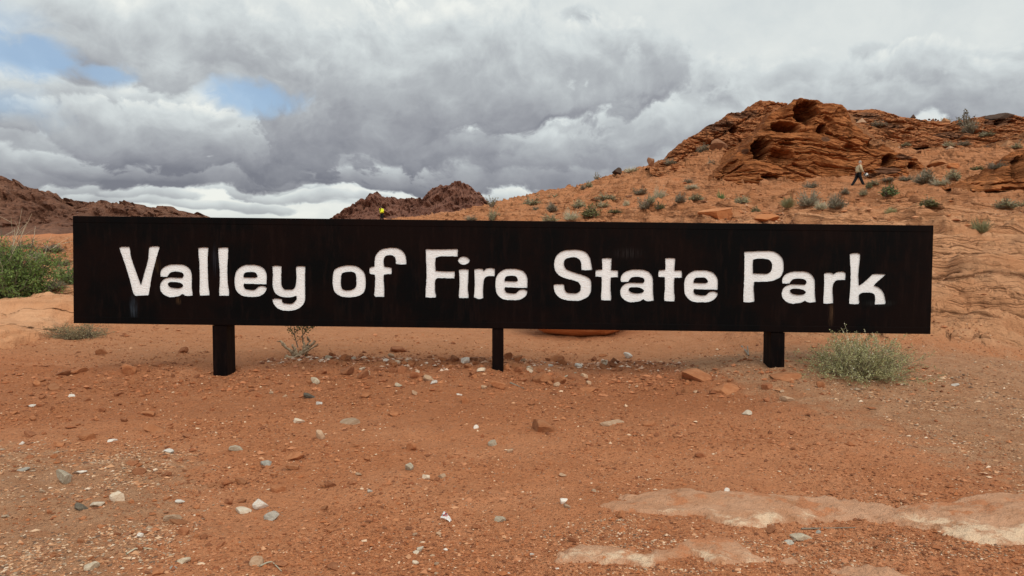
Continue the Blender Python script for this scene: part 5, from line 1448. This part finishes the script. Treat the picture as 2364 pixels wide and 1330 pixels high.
# --- grey green brush in front of the right end of the board
gx, gy, gz = ground_at(1978, 872)[0]
k_ = gy / F
root = tag(empty('desert_bush', (gx, gy, gz - 0.02)), 'grey green wiry bush with tiny pale leaves at the right foot of the sign', 'bush')
r = np.random.default_rng(97)
bw, bh = 262 * k_, 104 * k_
bp_, br_ = branch_set(r, 190, 0.08, 0.15, 1.52, bw * 1.02, bh * 1.0, lean=(0.03, 0.0), wob=0.16, rad=(0.0055, 0.0016))
tw, trd = twigs(r, bp_, 1500, 0.13, 0.0016, 0.25)
tall, tlr = branch_set(r, 26, 0.05, 0.1, 0.75, bw * 1.1, bh * 1.22, wob=0.16, rad=(0.004, 0.0013))
V, Q = tubes(bp_ + tw, br_ + trd, 3)
link('stems', mesh_np('stems', V, Q, mat=leaf_mat('straw_stem', (0.34, 0.29, 0.18), (0.23, 0.20, 0.125))), root)
V, Q = tubes(tall, tlr, 3)
link('tall_stems', mesh_np('tall_stems', V, Q, mat=m_pale), root)
lp, _ = along(r, tw, 17000, 0.2)
lp2, _ = along(r, tall, 700, 0.45)
V, Q = leaf_quads(np.concatenate([lp, lp2]) + r.normal(0, 0.012, (17700, 3)), 0.0105, r, 1.6)
link('leaves', mesh_np('leaves', V, Q, mat=leaf_mat('pale_grey_green_leaf', (0.215, 0.215, 0.085), (0.40, 0.39, 0.20))), root)
fl, _ = along(r, tw, 900, 0.6); fl2, _ = along(r, tall, 260, 0.6)
V, Q = leaf_quads(np.concatenate([fl, fl2]), 0.012, r, 1.1)
link('buds', mesh_np('buds', V, Q, mat=leaf_mat('pale_bud', (0.50, 0.50, 0.36), (0.62, 0.60, 0.46))), root)

# --- dry shrub under the left end of the board
gx, gy, gz = ground_at(192, 780)[0]; k_ = gy / F
root = tag(empty('dry_shrub', (gx, gy, gz - 0.02)), 'half dead olive brown shrub crouching under the left end of the board', 'shrub')
r = np.random.default_rng(99)
bp_, br_ = branch_set(r, 130, 0.12, 0.5, 1.5, 120 * k_, 40 * k_, lean=(-0.12, 0), wob=0.25, rad=(0.007, 0.002))
tw, trd = twigs(r, bp_, 620, 0.14, 0.002, 0.2)
V, Q = tubes(bp_ + tw, br_ + trd, 3)
link('stems', mesh_np('stems', V, Q, mat=leaf_mat('dry_stem', (0.24, 0.185, 0.115), (0.10, 0.075, 0.05))), root)
lp, _ = along(r, tw, 2600, 0.2)
V, Q = leaf_quads(lp + r.normal(0, 0.015, (2600, 3)), 0.013, r, 1.8)
link('leaves', mesh_np('leaves', V, Q, mat=leaf_mat('dry_leaf', (0.20, 0.175, 0.085), (0.31, 0.26, 0.15))), root)

# --- weathered stump with fresh shoots below the y of Valley
gx, gy, gz = ground_at(690, 824)[0]; k_ = gy / F
root = tag(empty('stump', (gx, gy, gz)), 'weathered grey broken shrub stump with two fresh leafy shoots under the word Valley', 'stump')
r = np.random.default_rng(101)
def sp(px, py, dy=0.0):
    a_, b_ = (px - 690) * k_, (824 - py) * k_
    return np.array([a_, dy, b_])
limbs = [([(676, 826), (664, 812), (650, 798), (643, 790)], 7, 0.1), ([(688, 822), (700, 812), (716, 798), (728, 788)], 8, 0.02), ([(682, 822), (678, 808), (674, 797)], 8, 0.05), ([(690, 820), (697, 806), (694, 790), (690, 780)], 6, 0.16), ([(697, 806), (706, 792), (702, 780)], 7, 0.2), ([(700, 816), (714, 810), (738, 794)], 5, -0.05), ([(706, 820), (712, 808), (716, 797)], 6, -0.02), ([(662, 822), (680, 828), (700, 818)], 10, -0.05), ([(643, 790), (634, 789)], 2, 0.1)]
Vs, Qs, off = [], [], 0
for pts, wd, dy in limbs:
    p = np.array([sp(x_, y_, dy) for x_, y_ in pts]); n_ = 9
    u = np.linspace(0, len(p) - 1, n_); p = np.stack([np.interp(u, np.arange(len(p)), p[:, c]) for c in range(3)], 1) + r.normal(0, 0.006, (n_, 3))
    V, Q = tubes([p], [np.linspace(wd, wd * 0.55, n_) * k_ * 0.62 * r.uniform(0.8, 1.2, n_)], 7)
    V += 0.008 * fbm(V[:, 0] * 30, V[:, 2] * 30 + V[:, 1] * 20, 5, 3)[:, None] * np.array([1, 1, 1])
    Vs.append(V); Qs.append(Q + off); off += len(V)
link('dead_limbs', mesh_np('dead_limbs', np.concatenate(Vs), np.concatenate(Qs), smooth=True, mat=plain_mat('weathered_wood', (0.56, 0.44, 0.30), 0.9, 0.2, nscale=40, c2=(0.27, 0.19, 0.12), bump=0.5)), root)
sh = [[(681, 806), (675, 785), (672, 765), (675, 735)], [(690, 780), (698, 770), (706, 756), (712, 735)], [(672, 775), (665, 765), (664, 755)], [(700, 768), (694, 758), (692, 742)], [(706, 760), (716, 756), (722, 744)], [(675, 770), (682, 760), (683, 745)]]
paths = []
for pts in sh:
    p = np.array([sp(x_, y_, 0.15) for x_, y_ in pts]); u = np.linspace(0, len(p) - 1, 6)
    paths.append(np.stack([np.interp(u, np.arange(len(p)), p[:, c]) for c in range(3)], 1))
V, Q = tubes(paths, [np.linspace(0.009, 0.003, 6)] * len(paths), 5)
so = link('shoots', mesh_np('shoots', V, Q, mat=m_dstem), root)
lp, _ = along(r, paths, 620, 0.15)
V, Q = leaf_quads(lp + r.normal(0, 0.028, (620, 3)), 0.016, r, 1.6)
link('leaves', mesh_np('leaves', V, Q, mat=leaf_mat('fresh_leaf', (0.085, 0.090, 0.028), (0.17, 0.165, 0.06))), so)
# --- loose twigs
for pts, lb in ((([(600, 1310), (618, 1302), (628, 1300), (640, 1312), (650, 1322)]), 'pale crooked twig on the dirt at the bottom edge'), ([(292, 1282), (312, 1270), (330, 1268), (352, 1272)], 'thin pale twig curled on the dirt at lower left'), ([(1178, 885), (1192, 890), (1210, 898)], 'dark twig lying beside the middle post foot'), ([(1850, 1224), (1900, 1223), (1975, 1221)], 'straight dark twig on the gravel below the long slab'), ([(1300, 872), (1312, 868), (1330, 862)], 'pale bent twig beside the broad flat slab'), ([(1712, 800), (1722, 812), (1728, 822), (1726, 800)], 'small bare twig sprouting left of the right post')):
    p = np.array([ground_at(x_, y_)[0] for x_, y_ in pts]) + np.array([0, 0, 0.008])
    u = np.linspace(0, len(p) - 1, 10); c0 = p.mean(0)
    p = np.stack([np.interp(u, np.arange(len(p)), p[:, c]) for c in range(3)], 1) - c0
    V, Q = tubes([p], [np.linspace(0.007, 0.003, 10) * c0[1] / 5], 5)
    tag(link('twig', mesh_np('twig', V, Q, mat=m_pale if 'pale' in lb else m_dstem), loc=tuple(c0)), lb, 'twig')

# ------------------------------------------------------------------ people
def skin_mesh(name, pts, edges, radii, root_i, mat, sub=2):
    """grow one continuous surface around a skeleton"""
    me = bpy.data.meshes.new(name)
    me.from_pydata(pts, edges, [])
    ob = bpy.data.objects.new(name, me); COL.objects.link(ob)
    md = ob.modifiers.new('skin', 'SKIN')
    md.branch_smoothing = 0.6; md.use_smooth_shade = True
    sv_ = me.skin_vertices[0].data
    for i, r_ in enumerate(radii):
        sv_[i].radius = (r_, r_) if not isinstance(r_, tuple) else r_
        sv_[i].use_root = i in (root_i if isinstance(root_i, (list, tuple)) else [root_i])
    s2 = ob.modifiers.new('sub', 'SUBSURF'); s2.levels = sub
    dg = bpy.context.evaluated_depsgraph_get()
    out_ = bpy.data.meshes.new_from_object(ob.evaluated_get(dg))
    bpy.data.objects.remove(ob); bpy.data.meshes.remove(me)
    out_.name = name
    out_.materials.clear(); out_.materials.append(mat)
    return out_

class Sk:
    def __init__(s): s.p, s.e, s.r = [], [], []
    def v(s, p, r, prev=None):
        s.p.append(tuple(p)); s.r.append(r)
        if prev is not None: s.e.append((prev, len(s.p) - 1))
        return len(s.p) - 1
    def chain(s, pts, prev=None):
        for p, r in pts: prev = s.v(p, r, prev)
        return prev

def hand(sk, prev, wr, d, side, curl=0.6):
    """palm and five fingers from the wrist along direction d; side: unit vector towards the thumb"""
    d = np.array(d, float); d /= np.linalg.norm(d); s = np.array(side, float); n_ = np.cross(d, s)
    wr = np.array(wr, float)
    palm = sk.v(wr + d * 0.05, (0.036, 0.018), prev)
    for o, L in ((-0.030, 0.062), (-0.010, 0.078), (0.010, 0.084), (0.030, 0.074)):
        b_ = wr + d * 0.09 + s * o
        sk.chain([(b_, 0.010), (b_ + d * L * 0.5 + n_ * L * 0.15 * curl, 0.009), (b_ + d * L * 0.8 + n_ * L * 0.6 * curl, 0.008)], palm)
    b_ = wr + d * 0.035 + s * 0.035
    sk.chain([(b_, 0.012), (b_ + d * 0.03 + s * 0.022, 0.010), (b_ + d * 0.055 + s * 0.020 + n_ * 0.015, 0.009)], palm)

def face_head(sk_prev, sk, c, f, skin):
    """head vertices: c centre, f facing"""
    c = np.array(c, float); f = np.array(f, float)
    a_ = sk.v(c + np.array([0, 0, -0.055]) + f * 0.015, 0.070, sk_prev)
    b_ = sk.v(c + np.array([0, 0, 0.03]) - f * 0.008, 0.088, a_)
    sk.v(c + np.array([0, 0, 0.085]) - f * 0.01, 0.06, b_)
    sk.v(c + f * 0.105 + np.array([0, 0, -0.012]), 0.013, a_)           # nose
    return b_

def blob_mesh(name, items, mat, sub=2):
    """small ellipsoids joined in one mesh: (centre, radii)"""
    V0, T0 = ico(sub); Vs, Ts = [], []
    for i, (c, r_) in enumerate(items):
        Vs.append(V0 * np.array(r_) + np.array(c)); Ts.append(T0 + i * len(V0))
    return mesh_np(name, np.concatenate(Vs), T=np.concatenate(Ts), smooth=True, mat=mat)

m_skin = plain_mat('skin', (0.46, 0.25, 0.175), 0.6, 0.3)
m_skin2 = plain_mat('darker_skin', (0.36, 0.19, 0.13), 0.6, 0.3)  # darker skin tone for the second figure
m_hair = plain_mat('grey_hair', (0.42, 0.38, 0.33), 0.8, 0.2)
m_dhair = plain_mat('dark_hair', (0.015, 0.011, 0.009), 0.6, 0.3)
m_jack = plain_mat('beige_jacket', (0.50, 0.42, 0.28), 0.75, 0.25, nscale=6, c2=(0.40, 0.33, 0.21), bump=0.3)
m_blk = plain_mat('black_cloth', (0.010, 0.011, 0.014), 0.85, 0.2)
m_shoe = plain_mat('black_shoe', (0.012, 0.012, 0.012), 0.6, 0.3)
m_hiv = plain_mat('bright_yellow_cloth', (0.80, 0.86, 0.03), 0.7, 0.3)
m_eye = plain_mat('dark_eye', (0.02, 0.015, 0.012), 0.3, 0.5)
m_lip = plain_mat('lip', (0.30, 0.12, 0.10), 0.6, 0.3)

def walker(loc, rz, jacket, trousers, skin, hair, label, stride, arms, bald, k=1.0, scarf=None, bulk=1.0):
    """figure facing +X in its own frame; z up; hips at 0.92"""
    root = tag(empty('person', loc), label, 'person'); root.rotation_euler.z = rz; root.scale = (k, k, k)
    fx = np.array([1.0, 0, 0])
    (ff, fk), (bf, bk) = stride            # front foot / knee, back foot / knee as (x, z)
    hipL, hipR = (0.0, 0.095, 0.90), (0.0, -0.095, 0.90)
    lean = 0.05
    # body: one continuous surface
    sk = Sk()
    pel = sk.v((0, 0, 0.95), (0.105, 0.145)); sp1 = sk.v((lean * 0.4, 0, 1.12), (0.10, 0.135), pel); ch = sk.v((lean, 0, 1.34), (0.115, 0.165), sp1); nk = sk.v((lean + 0.02, 0, 1.50), 0.055, ch)
    face_head(nk, sk, (lean + 0.07, 0, 1.63), fx, skin)
    for hp, ft, kn in ((hipL, bf, bk), (hipR, ff, fk)):
        sk.chain([((hp[0], hp[1], 0.86), 0.085), ((kn[0], hp[1], kn[1]), 0.056), ((ft[0], hp[1], ft[1] + 0.09), 0.04), ((ft[0] + 0.02, hp[1], ft[1] + 0.04), 0.038), ((ft[0] + 0.15, hp[1], ft[1] + 0.035), 0.034)], pel)
    for sd, (el_, wr) in ((1, arms[0]), (-1, arms[1])):
        a_ = sk.chain([((lean, sd * 0.185, 1.42), 0.052), ((el_[0], sd * el_[1], el_[2]), 0.042), ((wr[0], sd * wr[1], wr[2]), 0.027)], ch)
        d = np.array([wr[0] - el_[0], sd * (wr[1] - el_[1]), wr[2] - el_[2]])
        hand(sk, a_, (wr[0], sd * wr[1], wr[2]), d, (1, 0, 0), 0.9)
    body = link('body', skin_mesh('body', sk.p, sk.e, sk.r, 0, skin), root)
    # jacket
    jk = Sk()
    j0 = jk.v((0.01, 0, 0.90), (0.185, 0.215)); j1 = jk.v((lean * 0.4, 0, 1.10), (0.185, 0.21), j0); j2 = jk.v((lean - 0.01, 0, 1.34), (0.178, 0.215), j1); jk.v((lean + 0.015, 0, 1.49), 0.085, j2)
    for sd, (el_, wr) in ((1, arms[0]), (-1, arms[1])):
        jk.chain([((lean - 0.01, sd * 0.195, 1.415), 0.098), ((el_[0], sd * el_[1], el_[2]), 0.082), ((wr[0] * 0.9 + el_[0] * 0.1, sd * wr[1], wr[2] * 0.9 + el_[2] * 0.1), 0.048)], j2)
    jk.r = [tuple(q * bulk for q in r_) if isinstance(r_, tuple) else r_ * bulk for r_ in jk.r]
    link('jacket', skin_mesh('jacket', jk.p, jk.e, jk.r, 0, jacket), root)
    tr = Sk()
    t0 = tr.v((0, 0, 0.93), (0.145, 0.175))
    for hp, ft, kn in ((hipL, bf, bk), (hipR, ff, fk)):
        tr.chain([((hp[0], hp[1], 0.84), 0.118), ((kn[0], hp[1], kn[1]), 0.098), ((ft[0], hp[1], ft[1] + 0.09), 0.078)], t0)
    link('trousers', skin_mesh('trousers', tr.p, tr.e, tr.r, 0, trousers), root)
    for hp, ft in ((hipL, bf), (hipR, ff)):
        link('shoe', blob_mesh('shoe', [((ft[0], hp[1], ft[1] + 0.05), (0.06, 0.045, 0.055)), ((ft[0] + 0.09, hp[1], ft[1] + 0.035), (0.115, 0.05, 0.04))], m_shoe), root)
    hc = np.array([lean + 0.07, 0, 1.63])
    if bald: link('hair', blob_mesh('hair', [(hc + (-0.065, 0, -0.02), (0.05, 0.083, 0.065)), (hc + (-0.02, 0, 0.055), (0.085, 0.082, 0.070))], hair), root)
    else: link('hair', blob_mesh('hair', [(hc + (-0.03, 0, 0.03), (0.105, 0.098, 0.11)), (hc + (-0.06, 0, -0.06), (0.06, 0.085, 0.08))], hair), root)
    link('ear', blob_mesh('ear', [(hc + (0.0, 0.088, -0.01), (0.022, 0.012, 0.034))], skin), root); link('ear', blob_mesh('ear', [(hc + (0.0, -0.088, -0.01), (0.022, 0.012, 0.034))], skin), root)
    link('eye', blob_mesh('eye', [(hc + (0.082, 0.032, 0.012), (0.010, 0.014, 0.009))], m_eye), root); link('eye', blob_mesh('eye', [(hc + (0.082, -0.032, 0.012), (0.010, 0.014, 0.009))], m_eye), root)
    link('mouth', blob_mesh('mouth', [(hc + (0.082, 0, -0.062), (0.010, 0.024, 0.006))], m_lip), root)
    if scarf:
        V, Q = tubes([np.array(scarf)], [np.full(len(scarf), 0.035)], 6)
        link('scarf', mesh_np('scarf', V, Q, smooth=True, mat=m_blk), root)
    return root

# the man with a helmet, walking to the right along the foot of the outcrop
mx, my, mz = ground_at(1981, 431)[0]
ks = 61.0 * my / F / 1.76
man = walker((mx, my, mz - 0.02), 0.0, m_jack, m_blk, m_skin, m_hair, 'grey haired man in beige jacket and black trousers striding right below the cave rock', (((0.34, 0.02), (0.16, 0.47)), ((-0.40, 0.0), (-0.16, 0.46))),
    (((-0.02, 0.23, 1.15), (0.16, 0.22, 0.98)), ((0.06, 0.25, 1.16), (0.22, 0.25, 0.97))), True, ks, bulk=1.14)
def helmet():
    h = tag(empty('helmet', (mx + 0.40 * ks, my - 0.24 * ks, mz + 0.76 * ks)), 'black and white motorcycle helmet carried in the walking man\'s hand', 'helmet')
    h.scale = (ks,) * 3
    V0, T0 = ico(4); V = V0.copy()
    cut = (V[:, 0] > 0.45) & (np.abs(V[:, 2] + 0.02) < 0.36)
    V = V * np.array([0.150, 0.125, 0.135]); V[cut] *= 0.86
    mm, t, b = new_mat('helmet_paint')
    p_ = t.new('ShaderNodeTexCoord').outputs['Object']
    n = t.noise(p_, 9.0, 2, 0.4, 1.2)
    setin(t, b.inputs['Base Color'], t.mix(t.smooth(n, 0.47, 0.52), (0.012, 0.012, 0.014), (0.72, 0.70, 0.67)))
    b.inputs['Roughness'].default_value = 0.3
    link('shell', mesh_np('shell', V, T=T0, smooth=True, mat=mm), h)
    link('visor', blob_mesh('visor', [((0.045, 0, 0.0), (0.108, 0.112, 0.05))], plain_mat('visor', (0.01, 0.01, 0.012), 0.12, 0.6)), h)
    link('chin_bar', mesh_np('chin_bar', *tubes([np.array([(0.02, -0.118, -0.07), (0.10, -0.08, -0.08), (0.150, 0, -0.085), (0.10, 0.08, -0.08), (0.02, 0.118, -0.07)])], [np.full(5, 0.03)], 8), smooth=True, mat=mm), h)
    return h
helmet()
# the person in a bright yellow jacket on the plain beyond the sign, turned to the left
yx, yy_, yz = at(882, 518, 77)
yz = float(ground_z(yx, yy_)[0])
ky = (yy_ * (585 - 476) / F + CAMH - yz) / 1.76
ylw = walker((yx, yy_, yz - 0.02), math.pi + 0.8, m_hiv, m_blk, m_skin2, m_dhair, 'person in bright yellow jacket and black trousers seen above the board left of centre', (((0.10, 0.0), (0.06, 0.47)), ((-0.12, 0.0), (-0.03, 0.46))),
    (((0.02, 0.27, 1.17), (0.30, 0.26, 1.06)), ((0.02, 0.27, 1.16), (0.24, 0.05, 1.20))), False, ky, scarf=[(0.06, 0.0, 1.52), (0.17, -0.03, 1.44), (0.22, -0.02, 1.30), (0.22, 0.03, 1.16)], bulk=1.42)

# ------------------------------------------------------------------ a torn white wrapper on the dirt
wx_, wy_, wz_ = ground_at(1030, 1206)[0]
kk = wy_ / F
u, v = np.meshgrid(np.linspace(0, 1, 14), np.linspace(0, 1, 9))
X = (u - 0.5) * 26 * kk; Y_ = (v - 0.5) * 12 * kk * (1.1 - 0.5 * u)
Z_ = 0.030 * (1 - u) * v + 0.012 * np.abs(fbm(u * 3, v * 3, 77, 3)) * 2 + 0.016 * np.sin(u * 3.0)
wm, t, b = new_mat('printed_wrapper')
p_ = t.new('ShaderNodeTexCoord').outputs['Object']
n = t.noise(p_, 26.0, 2, 0.4)
sx_ = t.new('ShaderNodeSeparateXYZ', {0: p_}).outputs[0]
c = t.mix(t.math('MULTIPLY', t.smooth(n, 0.48, 0.52), t.smooth(sx_, 0.012, 0.0)), (0.78, 0.78, 0.76), (0.45, 0.03, 0.03))
c = t.mix(t.math('MULTIPLY', t.smooth(t.noise(t.vmath('ADD', p_, (3, 1, 0)), 30.0, 2, 0.4), 0.54, 0.57), t.smooth(sx_, 0.016, 0.004)), c, (0.03, 0.14, 0.17))
setin(t, b.inputs['Base Color'], c); b.inputs['Roughness'].default_value = 0.35
wo = link('wrapper', mesh_np('wrapper', np.stack([X, Y_, Z_], -1), grid_quads(9, 14), smooth=False, mat=wm), loc=(wx_, wy_ + 0.02, wz_ + 0.012))
wo.rotation_euler = (0.45, 0.25, -0.55)
md = wo.modifiers.new('thickness', 'SOLIDIFY'); md.thickness = 0.0012
tag(wo, 'torn white food wrapper with red and teal print lying on the dirt', 'wrapper')
